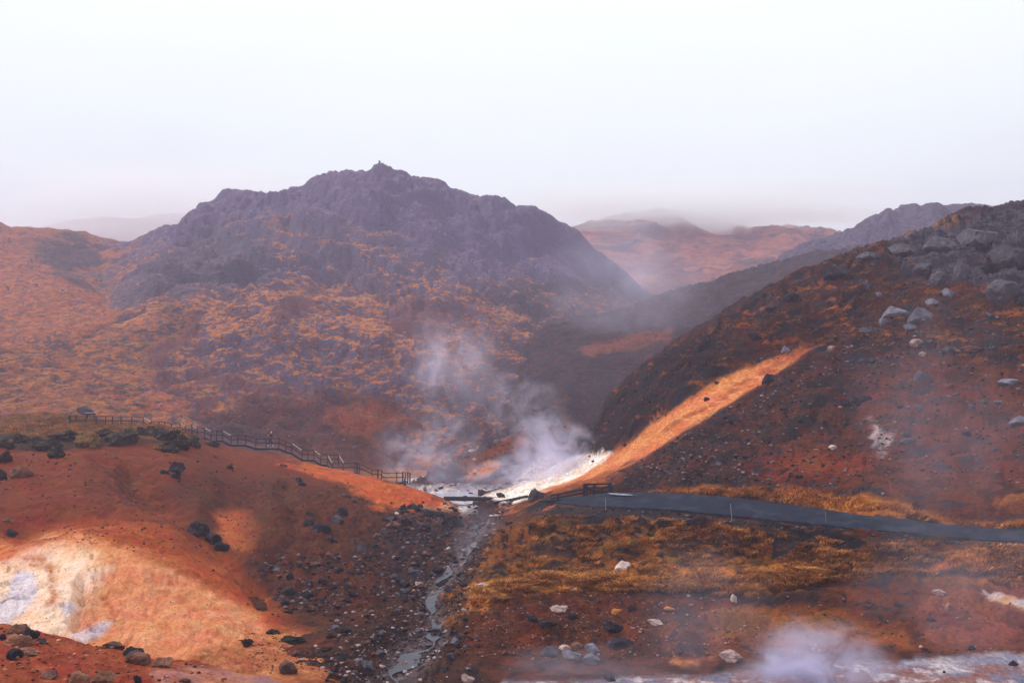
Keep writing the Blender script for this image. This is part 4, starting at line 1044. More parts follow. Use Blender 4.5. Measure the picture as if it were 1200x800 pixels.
def stones_individual(sname, W, n, szr, mats, label, group, name='stone', cat='stone'):
    pts = pick(sname, W, n)
    for p_ in pts:
        u = rng.random()**2.2; d = math.dist(p_, (0, 0, CAMZ)); sz = (szr[0]+(szr[1]-szr[0])*u)/F*d
        k = mats[int(rng.integers(len(mats)))]
        o = link(name, rock_mesh('stone', k, int(rng.integers(5))))
        o.scale = (sz, sz*rng.uniform(.7, 1), sz*rng.uniform(.5, .8)); o.rotation_euler = (0, 0, rng.uniform(0, 6.3))
        o.location = (p_[0], p_[1], p_[2]-o.scale[2]*.25)
        vx, vy = proj(*p_)
        o['label'] = label(k, vx, vy, sz/d*F); o['category'] = cat; o['group'] = group
def stones_stuff(name, specs, mats_cols):
    """one mesh of many little angular stones"""
    base = []
    for v in range(6):
        co, tr = rock_data(300+v, 1 if v < 4 else 2, cuts=3); base.append((co, tr))
    C_, T_, K_ = [], [], []; off = 0
    for sname, W, n, smin, smax, cols in specs:
        pts = pick(sname, W, n)
        D = np.linalg.norm(pts-np.array([0, 0, CAMZ]), axis=1)
        sz = (smin+(smax-smin)*rng.random(n)**3)/F*D
        a = rng.random(n)*6.28
        vi = rng.integers(0, 6, n)
        for v in range(6):
            m = vi == v
            if not m.any(): continue
            co, tr = base[v]; k = m.sum()
            ca, sa = np.cos(a[m])[:, None], np.sin(a[m])[:, None]
            s_ = sz[m][:, None]
            x = co[None, :, 0]*s_; y = co[None, :, 1]*s_; z = co[None, :, 2]*s_*rng.uniform(.4, .75, (k, 1))
            X = x*ca-y*sa+pts[m][:, 0:1]; Y = x*sa+y*ca+pts[m][:, 1:2]; Z = z+pts[m][:, 2:3]-.12*s_
            C_.append(np.stack([X, Y, Z], -1).reshape(-1, 3))
            T_.append((tr[None]+(np.arange(k)*len(co))[:, None, None]).reshape(-1, 3)+off)
            cc = (np.array(cols)**1.12)[rng.integers(0, len(cols), k)]*rng.uniform(.7, 1.3, (k, 1))
            K_.append(np.repeat(cc, len(co), axis=0)); off += k*len(co)
    me = mesh_np(name, np.concatenate(C_), np.concatenate(T_))
    at = me.attributes.new('tint', 'FLOAT_COLOR', 'POINT'); K_ = np.concatenate(K_)
    at.data.foreach_set('color', np.concatenate([K_, np.ones((len(K_), 1))], 1).astype(np.float32).ravel())
    o = link(name, me, tint_mat('rubble_stone', .85), kind='stuff')
    return o
def tint_mat(name, rough, trans=0):
    if name in MATS: return MATS[name]
    m = bpy.data.materials.new(name); m.use_nodes = True; t = m.node_tree
    b = t.nodes['Principled BSDF']; b.inputs['Roughness'].default_value = rough; b.inputs['Specular IOR Level'].default_value = .08
    a = N(t, 'ShaderNodeAttribute', attribute_name='tint')
    g = N(t, 'ShaderNodeNewGeometry'); n = N(t, 'ShaderNodeTexNoise'); n.inputs['Scale'].default_value = 6; n.inputs['Detail'].default_value = 4
    t.links.new(g.outputs['Position'], n.inputs[0])
    r = N(t, 'ShaderNodeMapRange'); t.links.new(n.outputs[0], r.inputs[0]); r.inputs['From Min'].default_value = .3; r.inputs['From Max'].default_value = .7
    r.inputs['To Min'].default_value = .6; r.inputs['To Max'].default_value = 1.4
    v = N(t, 'ShaderNodeVectorMath', operation='SCALE'); t.links.new(a.outputs['Color'], v.inputs[0]); t.links.new(r.outputs[0], v.inputs['Scale'])
    t.links.new(v.outputs[0], b.inputs['Base Color'])
    MATS[name] = m; return m
W_gm = weights('clay_mound', GULLY_M); W_gv = weights('ground', GULLY_V)
stones_individual('clay_mound', W_gm, 120, (4, 15), ['dark', 'dark', 'dark', 'brown', 'dark', 'brown', 'grey'], lambda k, x, y, w_: ('larger ' if w_ > 9 else 'small ')+k+' stone in the gully rubble '+('just below the orange crest' if y < 640 else 'at the foot of the mound flank' if x < 420 else 'left of the middle stream' if y < 700 else 'above the sandy flat'), 'stones in the gully rubble')
stones_individual('ground', W_gv, 130, (5, 17), ['dark', 'dark', 'grey', 'brown', 'pink', 'grey'], lambda k, x, y, w_: ('larger ' if w_ > 9 else 'small ')+k+' stone in the stream bed '+('near the footbridge' if y < 640 else 'at its middle bends' if y < 700 else 'where the water shows' if y < 760 else 'at the bottom border'), 'stones along the stream bed')
W_sl = weights('right_hillside', lambda px, py, s: polymask(px, py, [(720, 566), (820, 505), (950, 430), (1040, 370), (1300, 360), (1300, 560), (1000, 575)], 14)*(s['T'] < 4))
stones_individual('right_hillside', W_sl, 70, (4, 10), ['dark', 'brown', 'grey', 'dark'], lambda k, x, y, w_: 'small '+k+' stone on the right slope '+('below the boulder cluster' if y < 460 and x > 980 else 'beside the orange slide' if x < 900 else 'near the white mineral vein' if x < 1090 else 'under the thin steam at the right'), 'stones scattered on the right slope')
def gr_w(px, py, s): return polymask(px, py, [(560, 715), (640, 695), (900, 700), (1260, 700), (1260, 765), (850, 770), (560, 785)], 10)*(.2+sstep(1000, 700, px))
W_gr = weights('ground', gr_w)
stones_individual('ground', W_gr, 50, (3, 8), ['dark', 'brown', 'pink', 'brown'], lambda k, x, y, w_: 'small '+k+' stone on the gravel '+('left of the large black rock' if x < 710 else 'between the large black rock and the pale orange boulder' if x < 880 else 'above the steaming pool' if x < 1060 else 'above the blue mud'), 'stones scattered on the gravel slope')
W_md = weights('clay_mound', lambda px, py, s: polymask(px, py, [(0, 530), (240, 530), (460, 580), (440, 730), (330, 740), (250, 660), (0, 620)], 10)*.6+polymask(px, py, [(280, 740), (460, 745), (420, 790), (300, 790)], 5)*1.0)
W_do = weights('clay_mound', lambda px, py, s: polymask(px, py, [(0, 640), (130, 620), (260, 680), (420, 760), (380, 795), (200, 780), (0, 740)], 10))
W_fo = weights('red_foreground_bank', lambda px, py, s: ((s['T'] > .8) & (s['T'] < 3.1)).astype(float)*sstep(330, 150, px))
W_mt = weights('mountain', lambda px, py, s: ((s['T'] > .9) & (s['T'] < 5)).astype(float)*(.15+.85*sstep(100, 230, px))*(.2+(fbm(s['X'], s['Y'], .02, 4, seed=222) > -.05)))
W_sp = weights('rocky_spur', lambda px, py, s: ((s['T'] > .8) & (s['T'] < 3.1)).astype(float)*(1-.7*polymask(px, py, [(600, 560), (700, 530), (700, 580), (600, 580)], 8)))
W_lf = weights('right_hillside', lambda px, py, s: polymask(px, py, [(690, 545), (700, 470), (760, 425), (860, 365), (960, 312), (1040, 285), (1210, 240), (1210, 400), (960, 402), (860, 440), (760, 502), (715, 532)], 6)*(s['T'] < 4.2))
dk = [(.024, .022, .029), (.04, .036, .045), (.07, .038, .028)]
mx = dk+dk+[(.11, .095, .12), (.12, .055, .035), (.20, .16, .18)]
stones_stuff('gully_rubble', [('clay_mound', W_gm, 3200, 1.2, 6.5, mx), ('ground', W_gv, 4200, 1.2, 6.5, mx+[(.30, .22, .22), (.16, .10, .09), (.40, .32, .33)])], None)
stones_stuff('slope_rubble', [('right_hillside', W_sl, 5200, .9, 5, dk+[(.13, .11, .13), (.14, .05, .03), (.24, .17, .17)]), ('right_hillside', W_lf, 1800, 1, 5, dk+[(.10, .05, .03), (.13, .11, .13)])], None)
W_pe = weights('ground', lambda px, py, s: linemask(px, py, [(632, 596, 5), (680, 598, 5), (740, 601, 4), (800, 605, 3), (850, 610, 3), (900, 615, 3), (1000, 625, 3), (1100, 634, 3), (1200, 643, 3)], .6))
stones_stuff('bank_gravel', [('ground', W_pe, 1500, .8, 4.5, dk+[(.10, .06, .05), (.13, .12, .14)]), ('ground', W_gr, 4500, .8, 3.8, dk+[(.16, .055, .03), (.22, .08, .04), (.34, .2, .17)])], None)
stones_stuff('mound_gravel', [('clay_mound', W_do, 700, .6, 1.8, [(.30, .11, .05), (.12, .05, .03), (.6, .34, .2)]), ('clay_mound', W_md, 3200, .7, 3.4, dk+[(.18, .055, .025), (.26, .08, .04)]), ('red_foreground_bank', W_fo, 900, 1.2, 6, [(.07, .035, .03), (.28, .09, .05), (.2, .06, .035), (.42, .2, .13)])], None)
stones_stuff('mountain_boulders', [('mountain', W_mt, 7000, .8, 3.6, [(.09, .075, .10), (.12, .10, .14), (.17, .15, .20), (.24, .21, .27), (.15, .09, .09)]), ('rocky_spur', W_sp, 1200, 1, 5, mx)], None)

# ------------------------------------------------------------------ grass
def blades(name, specs, width=.022):
    V, Tn, K = [], [], []; off = 0
    for sname, W, ntuft, per, hmin, hmax, cols, spread in specs:
        c0 = pick(sname, W, ntuft)
        tc_ = (np.array(cols)**1.12)[rng.integers(0, len(cols), ntuft)]*rng.uniform(.5, 1.45, (ntuft, 1))
        lean_t = rng.uniform(-.9, 1.3, (ntuft, 1))
        b = np.repeat(c0, per, 0) ; n = len(b)
        tcb = np.repeat(tc_, per, 0)*rng.uniform(.8, 1.2, (n, 1))
        an = rng.random(n)*6.283; rr = np.sqrt(rng.random(n))*spread
        b = b+np.stack([np.cos(an)*rr, np.sin(an)*rr, np.zeros(n)], -1)
        h = rng.uniform(hmin, hmax, n); a2 = rng.random(n)*6.283
        lean = np.stack([np.cos(an)*.5+np.repeat(lean_t, per, 0)[:, 0], np.sin(an)*.5-.75, np.zeros(n)], -1)
        wv = np.stack([np.cos(a2), np.sin(a2), np.zeros(n)], -1)*width
        b = b-np.array([0, 0, .05])
        mid_ = b+lean*h[:, None]*.45+np.stack([0*h, 0*h, h*.6], -1)
        tip = b+lean*h[:, None]*1.1+np.stack([0*h, 0*h, h*.62], -1)
        vv = np.stack([b-wv, b+wv, mid_+wv*.7, mid_-wv*.7, tip], 1).reshape(-1, 3)
        i = np.arange(n)*5+off
        Tn.append(np.stack([i, i+1, i+2], -1)); Tn.append(np.stack([i, i+2, i+3], -1)); Tn.append(np.stack([i+3, i+2, i+4], -1))
        V.append(vv); K.append(np.repeat(tcb, 5, 0)); off += n*5
    me = mesh_np(name, np.concatenate(V), np.concatenate(Tn)); K = np.concatenate(K)
    at = me.attributes.new('tint', 'FLOAT_COLOR', 'POINT')
    at.data.foreach_set('color', np.concatenate([K, np.ones((len(K), 1))], 1).astype(np.float32).ravel())
    return link(name, me, tint_mat('dry_grass_blade', .8), kind='stuff', label='dry golden grass growing in tufts on the bank')
gold = [(.66, .31, .08), (.55, .25, .06), (.46, .19, .05), (.34, .15, .04), (.70, .31, .12)]
brn = [(.36, .15, .04), (.26, .12, .03), (.50, .20, .05), (.14, .08, .025)]
def wob(s, a, sc, sd_): return fbm(s['X'], s['Y'], sc, 4, .6, seed=sd_)*a
Wg1 = weights('ground', lambda px, py, s: polymask(px, py, [(575, 625), (640, 606), (800, 612), (900, 622), (1050, 635), (1250, 650), (1250, 685), (1000, 678), (900, 688), (700, 694), (560, 705), (530, 735), (520, 700), (560, 668)], 6)*sstep(.02, .14, wob(s, 1, .28, 301)))
Wg2 = weights('ground', lambda px, py, s: linemask(px, py+wob(s, 14, .2, 302), [(560, 702, 7), (620, 684, 7), (700, 680, 8), (800, 684, 9), (880, 680, 11), (950, 674, 8)], .5))
Wg3 = weights('ground', lambda px, py, s: polymask(px, py, [(1080, 655), (1180, 642), (1250, 650), (1250, 680), (1080, 672)], 5))
Wg4 = weights('right_hillside', lambda px, py, s: linemask(px, py, [(770, 575, 2), (830, 576, 3), (900, 579, 5), (960, 584, 7), (1000, 590, 9), (1040, 596, 7), (1100, 610, 2), (1200, 620, 2)], .8)*(s['T'] < 1.9))
Wg5 = weights('clay_mound', lambda px, py, s: polymask(px, py, [(-60, 512), (60, 512), (120, 508), (200, 512), (235, 520), (240, 508), (200, 490), (-60, 486)], 4))
Wg6 = weights('right_hillside', lambda px, py, s: polymask(px, py, [(780, 420), (940, 325), (1060, 282), (1130, 262), (1060, 330), (1200, 355), (1200, 420), (1050, 400), (960, 400), (860, 440)], 8)*sstep(.0, .18, wob(s, 1, .25, 305))*(s['T'] < 4))
blades('dry_grass', [('ground', Wg1, 1900, 26, .18, .46, gold+brn, .30), ('ground', Wg2, 1300, 28, .25, .55, gold, .30), ('ground', Wg3, 260, 20, .2, .5, gold, .28),
    ('right_hillside', Wg4, 420, 18, .2, .5, gold, .35), ('clay_mound', Wg5, 500, 14, .2, .45, gold+brn, .5), ('right_hillside', Wg6, 900, 12, .2, .45, [(.36, .14, .035), (.22, .085, .03), (.42, .19, .04)], .5)])

# ------------------------------------------------------------------ path and water
def ribbon(name, up, lo, mat, lift, thick, n=140, only=('ground',), **props):
    """a slab between two edges measured on the ground"""
    xs0, xs1 = max(up[0][0], lo[0][0]), min(up[-1][0], lo[-1][0])
    U = np.array(up, float); Lw = np.array(lo, float); bm = bmesh.new(); rows = []
    for i in range(n+1):
        f = i/n
        xu = U[0, 0]+(U[-1, 0]-U[0, 0])*f; xl = Lw[0, 0]+(Lw[-1, 0]-Lw[0, 0])*f
        a = hit(xu, float(np.interp(xu, U[:, 0], U[:, 1])), only); c = hit(xl, float(np.interp(xl, Lw[:, 0], Lw[:, 1])), only)
        if a is None or c is None: continue
        rows.append([a[0], c[0]])
    za = np.array([r[0].z for r in rows]); zc = np.array([r[1].z for r in rows]); ya = np.array([r[0].y for r in rows]); yc = np.array([r[1].y for r in rows])
    sm = lambda v: np.convolve(np.pad(v, 4, 'edge'), np.ones(9)/9, 'valid')
    za, zc, ya, yc = sm(za), sm(zc), sm(ya), sm(yc)
    prev = None
    for i, r in enumerate(rows):
        a = Vector((r[0].x, ya[i], za[i]+lift)); c = Vector((r[1].x, yc[i], zc[i]+lift))
        for j in range(1, 6):                       # never below the ground it lies on
            q = a.lerp(c, j/6); g_ = drop(q.x, q.y, only)
            if g_ is not None and g_.z+.05 > q.z: k_ = g_.z+.05-q.z; a.z += k_; c.z += k_
        cols = [bm.verts.new(a-Vector((0, 0, thick)))]
        for j in range(7):
            q = a.lerp(c, j/6); q.z += .05*math.sin(math.pi*j/6)+.02*mnoise.noise(q*.8); cols.append(bm.verts.new(q))
        cols.append(bm.verts.new(c-Vector((0, 0, thick))))
        if prev:
            for j in range(len(cols)-1): bm.faces.new((prev[j], prev[j+1], cols[j+1], cols[j]))
        prev = cols
    bmesh.ops.recalc_face_normals(bm, faces=bm.faces)
    me = bpy.data.meshes.new(name); bm.to_mesh(me); bm.free()
    return link(name, me, mat, **props)
asph = plain_mat('wet_asphalt', (.014, .019, .033), rough=.85, nscale=1.2, bump=.5, var=.3, col2=(.028, .034, .052), amt2=.4, obj=False, spec=.05, bdist=.02)
UP = [(640, 585.5), (680, 582.5), (720, 579), (760, 579.5), (800, 581), (850, 585), (900, 590), (950, 596.5), (1000, 603.5), (1050, 609), (1100, 615), (1150, 620), (1200, 625), (1400, 652)]
LO = [(640, 588.5), (670, 592), (700, 595), (760, 597.5), (800, 601), (850, 606), (900, 610.5), (950, 615.5), (1000, 620.5), (1050, 625), (1100, 629.5), (1200, 638), (1400, 668)]
ribbon('path', UP, LO, asph, .10, .5, kind='structure')

def water_mat(name, col, rough, alpha=1, bump=.1, ns=6):
    m = bpy.data.materials.new(name); m.use_nodes = True; t = m.node_tree
    b = t.nodes['Principled BSDF']; b.inputs['Roughness'].default_value = rough
    g = N(t, 'ShaderNodeNewGeometry'); n = N(t, 'ShaderNodeTexNoise'); n.inputs['Scale'].default_value = ns*.35; n.inputs['Detail'].default_value = 6
    n.inputs['Distortion'].default_value = 1.2
    t.links.new(g.outputs['Position'], n.inputs[0]); cr = N(t, 'ShaderNodeValToRGB'); t.links.new(n.outputs[0], cr.inputs[0])
    cr.color_ramp.elements[0].position = .35; cr.color_ramp.elements[1].position = .68
    cr.color_ramp.elements[0].color = tuple(c*.45 for c in col)+(1,); cr.color_ramp.elements[1].color = tuple(min(1, c*1.5) for c in col)+(1,)
    t.links.new(cr.outputs[0], b.inputs['Base Color'])
    bu = N(t, 'ShaderNodeBump'); bu.inputs['Strength'].default_value = bump; bu.inputs['Distance'].default_value = .05
    n2 = N(t, 'ShaderNodeTexNoise'); n2.inputs['Scale'].default_value = ns; n2.inputs['Detail'].default_value = 5; t.links.new(g.outputs['Position'], n2.inputs[0])
    t.links.new(n2.outputs[0], bu.inputs['Height']); t.links.new(bu.outputs[0], b.inputs['Normal'])
    return m
# the stream: a ribbon that follows the gully floor
def stream():
    pts = []
    S = np.array(STREAM, float); ts = np.linspace(0, len(S)-1, 150)
    for t_ in ts:
        i = np.arange(len(S)); px = np.interp(t_, i, S[:, 0]); py = np.interp(t_, i, S[:, 1]); wd = np.interp(t_, i, S[:, 2])
        px += 6*math.sin(py*.11)+3*math.sin(py*.29+1)
        h = hit(px, py, ('ground',))
        if h: pts.append((h[0], wd/F*h[0].y*max(.04, .30+.40*math.sin(t_*2.7))*(1.5 if py > 742 else 1 if py > 690 else .8)))
    z = np.array([p_[0].z for p_ in pts]); z = np.minimum.accumulate(np.convolve(np.pad(z, 6, 'edge'), np.ones(13)/13, 'valid'))
    bm = bmesh.new(); prev = None
    for i, (c, wd) in enumerate(pts):
        row = []
        for j in range(9):
            s_ = (j-4)/4; e_ = wd*(1+.35*mnoise.noise(Vector((c.y*.7, s_, 3))))*s_
            row.append(bm.verts.new((c.x+e_, c.y, z[i]+.12)))
        if prev:
            for j in range(8): bm.faces.new((prev[j], prev[j+1], row[j+1], row[j]))
        prev = row
    me = bpy.data.meshes.new('stream'); bm.normal_update(); bmesh.ops.recalc_face_normals(bm, faces=bm.faces); bm.to_mesh(me); bm.free()
    for p_ in me.polygons: p_.use_smooth = True
    link('stream', me, water_mat('stream_water', (.035, .04, .06), .28, bump=.7, ns=7), kind='structure')
stream()
def pool(name, poly, z, mat):
    """level water whose outline was measured on the ground"""
    c = []
    for px, py in poly:
        dx, dy, dz = ray(px, py); t_ = (z-CAMZ)/dz; c.append(Vector((dx*t_, dy*t_, z)))
    out = []
    for i in range(len(c)):
        a, b = c[i], c[(i+1) % len(c)]
        for k in range(8):
            q = a.lerp(b, k/8); q.x += .35*mnoise.noise(q*.9); q.y += .6*mnoise.noise(q*.8+Vector((5, 5, 0))); out.append(q)
    me = bpy.data.meshes.new(name); me.from_pydata([tuple(q) for q in out], [], [list(range(len(out)))])
    return link(name, me, mat, kind='structure')
pool('hot_pool', [(815, 797), (850, 788), (900, 778), (960, 772), (1010, 776), (1050, 790), (1080, 830), (800, 830)], 3.02, water_mat('pool_water', (.22, .24, .30), .2, bump=.3, ns=5))
pool('milky_pool', [(500, 581), (530, 573), (590, 572), (640, 574), (630, 580), (590, 584), (540, 585)], 5.42, water_mat('milky_water', (.42, .42, .50), .25, bump=.4, ns=3))
wm_ = water_mat('mud_water', (.36, .38, .50), .25, bump=.3, ns=5)
pool('mud_pool', [(1080, 786), (1120, 777), (1180, 773), (1300, 774), (1300, 782), (1180, 784), (1110, 790)], 3.10, wm_)
def puddle():
    co = []
    for i in range(26):
        a = i/26*6.283; px = 727+15*math.cos(a); py = 581.8+1.5*math.sin(a)
        h = hit(px, py, ('ground',)); co.append((h[0].x, h[0].y, h[0].z))
    zt = max(c_[2] for c_ in co)+.13; co = [(c_[0], c_[1], zt) for c_ in co]
    me = bpy.data.meshes.new('puddle'); me.from_pydata(co, [], [list(range(26))]); link('puddle', me, wm_, kind='structure')
puddle()

# ------------------------------------------------------------------ wooden structures
wood_d = plain_mat('weathered_wood', (.026, .023, .030), nscale=6, bump=.4, obj=False)
wood_l = plain_mat('bleached_handrail', (.48, .43, .46), nscale=6, bump=.3, obj=False)
wood_m = plain_mat('deck_boards', (.16, .12, .14), nscale=5, bump=.4, obj=False)
CUBE = {}
def cube_mesh(name, mat):
    k = (name, mat.name)
    if k not in CUBE:
        bm = bmesh.new(); bmesh.ops.create_cube(bm, size=1); bmesh.ops.bevel(bm, geom=bm.edges[:], offset=.06, segments=1, affect='EDGES')
        me = bpy.data.meshes.new(name); bm.to_mesh(me); bm.free(); me.materials.append(mat); CUBE[k] = me
    return CUBE[k]
def beam(name, a, b, w1, w2, mat, parent, **props):
    """a squared timber from a to b; share the mesh, fit it by scale"""
    a, b = Vector(a), Vector(b); d = b-a; L_ = d.length
    o = bpy.data.objects.new(name, cube_mesh(name, mat)); COL.objects.link(o); o.parent = parent
    q = d.to_track_quat('X', 'Z'); o.rotation_mode = 'QUATERNION'; o.rotation_quaternion = q
    o.location = (a+b)/2-parent.location; o.scale = (L_, w1, w2)
    for k, v in props.items(): o[k] = v
    return o
def root(name, loc, label, cat, group=None):
    o = bpy.data.objects.new(name, None); COL.objects.link(o); o.location = loc; o.empty_display_size = .3
    o['label'] = label; o['category'] = cat
    if group: o['group'] = group
    return o
# the boardwalk that falls along the mound crest: (px, top-rail py, pale sloping handrail up to the next point?)
RUN = [(80.6, 487.5, 0), (89, 487.8, 0), (101, 487.6, 0), (113, 487.8, 0), (124, 487.6, 0), (132, 487.8, 0), (142, 488, 0), (154.5, 488.2, 0), (168, 489, 1), (177, 494, 0), (186, 494.3, 0), (193, 494.5, 0), (201, 496.3, 0), (211, 495.6, 1), (217, 499, 0), (225, 498.2, 1), (231, 501.6, 0), (240, 501.2, 1), (247.5, 505.3, 0), (254, 504.6, 0), (261, 504.8, 1), (271, 510.2, 0), (279, 509.8, 0), (288, 510, 0), (300, 514, 0), (312, 514, 0), (327, 513.8, 0), (335, 517.6, 0), (342, 519.2, 1), (354, 527.4, 0), (361, 527.5, 0), (368, 527.4, 1), (376, 533, 0), (384, 533, 1), (389.5, 542.5, 0), (402, 542.6, 0), (416, 542.4, 0), (421, 543.2, 0), (436, 550, 0), (447, 551, 0), (449, 554.2, 0), (465, 554.2, 0), (475, 553.6, 1), (473, 563, 0)]
Yb = 119.5
bw = root('boardwalk', (P(200, 508, Yb)), 'long dark wooden boardwalk with railing and pale stair handrails descending behind the mound crest', 'boardwalk')
tops = []
for px, py, fl in RUN:
    yy = Yb if px < 380 else Yb-1.2*(px-380)/95
    tops.append(P(px, py, yy))
for i, (px, py, fl) in enumerate(RUN[:-1]):
    a, b = tops[i], tops[i+1]
    mt_ = wood_l if fl else wood_d
    beam('rail', a, b, .07, .07 if not fl else .10, mt_, bw, **({'label': 'pale sloping handrail'} if fl else {}))
    dn = Vector((0, 0, .5))
    beam('rail', a-dn, b-dn, .06, .10, wood_d, bw)
    if i == 0 or (a-tops[i-1]).length > .5: beam('post', a-Vector((0, 0, 1.35 if i else 1.2)), a+Vector((0, 0, .05)), .09, .09, wood_d, bw)
for px, py in ((82.4, 487.5), (472, 553.6), (478, 553.8), (480.5, 554.5), (418.5, 542.5), (443, 550.5)):
    a = P(px, py, Yb-.8); beam('post', a-Vector((0, 0, 1.3)), a+Vector((0, 0, .1)), .14, .14, wood_d, bw)
# far railing of the lower flight
b2 = [P(384, 533, Yb+1.4), P(397, 533, Yb+1.4), P(403, 543, Yb+1.4)]
beam('rail', b2[0], b2[1], .08, .09, wood_d, bw); beam('rail', b2[1], b2[2], .1, .13, wood_l, bw); beam('rail', b2[0]-Vector((0, 0, .5)), b2[1]-Vector((0, 0, .5)), .06, .1, wood_d, bw)
beam('post', b2[1]-Vector((0, 0, 1.3)), b2[1], .11, .11, wood_d, bw)
# deck boards: too narrow in the photograph to be told apart, one joined part
bm = bmesh.new()
for i in range(len(tops)-1):
    a, b = tops[i].copy(), tops[i+1].copy()
    if (b-a).length < .3: continue
    a.z -= 1.08; b.z -= 1.08; n_ = max(1, int((b-a).length/.24))
    for k in range(n_):
        q = a.lerp(b, (k+.5)/n_); m_ = Matrix.Translation(q+Vector((0, .75, 0))) @ Matrix.Diagonal((.2, 1.7, .06, 1))
        bmesh.ops.create_cube(bm, size=1, matrix=m_)
me = bpy.data.meshes.new('deck_boards'); bm.to_mesh(me); bm.free()
dk_ = link('deck_boards', me, wood_m, bw, kind='stuff'); dk_.location = -bw.location
for i in range(len(tops)-1):
    a, b = tops[i], tops[i+1]
    if (b-a).length > .5: beam('stringer', a-Vector((0, -.05, 1.22)), b-Vector((0, -.05, 1.22)), .07, .2, wood_d, bw)

# low wooden railing beside the path
rb = hit(690, 584, ('ground',))[0]
Yr = 88.5
wr = root('wooden_railing', P(690, 585, Yr), 'dark wooden railing at the path end, high at the right and sloping low left', 'railing')
def rp(px, py, dy=0): return P(px, py, Yr+dy)
for a, b, s_ in (((645, 580.5), (684, 573.2), .16), ((645, 584.2), (684, 577.5), .14), ((684, 567.3), (717, 566.6), .18), ((684, 572), (715, 570.5), .12), ((697, 577), (706, 575), .12), ((684, 579), (715, 575.6), .14), ((632, 587.5), (690, 585.6), .22)):
    beam('rail', rp(*a), rp(*b), .10, s_*.9, wood_d, wr)
for px, t_, b_, s_ in ((654, 578, 586, .2), (684.5, 566.5, 588, .22), (688, 568, 588, .16), (696, 567, 587, .2), (706, 572, 584, .16), (714.5, 566.5, 584, .22), (717, 568, 579, .14)):
    beam('post', rp(px, b_), rp(px, t_), s_*.95, s_*.95, wood_d, wr)
for a, b in (((685, 569), (696, 576)), ((696, 576), (714, 569))): beam('brace', rp(*a, .2), rp(*b, .2), .07, .12, wood_d, wr)

# footbridge at the outlet of the pool
fb = root('footbridge', P(560, 585, 112.5), 'low dark plank footbridge crossing the stream at the edge of the pale pool flats', 'footbridge')
for k, (a, b, y_) in enumerate((((520, 582.6), (592, 583.8), 113.2), ((522, 584), (588, 585.2), 112))):
    beam('stringer', P(a[0], a[1]+.4, y_), P(b[0], b[1]+.4, y_), .14, .34, wood_d, fb)
for k in range(24):
    q = P(523+k*2.8, 583+k*.045, 112.6); beam('plank', q-Vector((0, .7, 0)), q+Vector((0, .7, 0)), .22, .07, wood_d, fb)
kb = root('retaining_timber', P(605, 584, 106), 'thin dark timber edging along the orange verge right of the footbridge', 'timber edging')
pr_ = [(556, 592), (580, 590.5), (600, 586.5), (618, 583)]
for (x1, y1), (x2, y2) in zip(pr_[:-1], pr_[1:]):
    a = hit(x1, y1)[0]; b = hit(x2, y2)[0]; beam('timber', a+Vector((0, 0, .1)), b+Vector((0, 0, .1)), .18, .35, wood_d, kb)

# white marker posts along the path
pw = plain_mat('marker_paint', (.28, .27, .31), nscale=3, bump=0, obj=False, var=.1)
for px, t_, b_, lb, ln in ((709.5, 584.5, 598.5, 'thin white marker post nearest to the wooden railing', 0), (857.5, 591.5, 609, 'thin white leaning marker post at the middle of the path edge', .12), (967.5, 600, 617, 'faint grey marker post right of the white ones on the path edge', 0)):
    h = hit(px+.5, b_, ('ground',))[0]; tp = P(px-ln*12, t_, h.y)
    r_ = root('marker_post', h, lb, 'marker post', 'marker posts along the path')
    beam('stake', h-Vector((0, 0, .15)), tp, .045, .045, pw if px < 950 else wood_m, r_); beam('cap', tp, tp+Vector((0, 0, .06)), .075, .075, pw if px < 950 else wood_m, r_)

# information board at the upper end of the boardwalk, and the domed rock behind it
ib = root('information_board', P(107, 491, 121.5), 'small slanted information board with pale top on dark legs behind the upper railing', 'information board')
pt = plain_mat('board_face', (.36, .42, .55), nscale=3, bump=0, obj=False, var=.2)
c0 = P(101.5, 483.6, 121.5); c1 = P(112, 483.2, 121.5)
beam('panel', c0, c1, .75, .10, pt, ib); beam('panel_edge', c0-Vector((0, .4, .14)), c1-Vector((0, .4, .14)), .06, .16, wood_d, ib)
for x_ in (102.5, 111): q = P(x_, 483.8, 121.6); beam('leg', q-Vector((0, 0, 1.1)), q, .1, .1, wood_d, ib)
put_rock(102.5, 481.5, 17, 11, 'grey', 'rounded grey boulder behind the information board', sink=.15)
# summit cairn
q_ = P(450, 190, 399); yy_ = [drop(q_.x, y_, ('mountain',)) for y_ in np.arange(385, 410, 1.5)]; q_ = max(yy_, key=lambda v: v.z/v.y)
cr_ = root('summit_cairn', q_, 'small pointed stone cairn on the mountain summit', 'cairn')
for k, (dx_, dz_, s_) in enumerate(((-.5, -.3, 1.0), (.5, -.3, 1.1), (0, .3, 1.0), (.1, .9, .8), (0, 1.4, .55))):
    o = link('cairn_stone', rock_mesh('stone', 'grey', k % 5), parent=cr_); o.scale = (s_, s_, s_*.8); o.location = (dx_, 0, dz_)

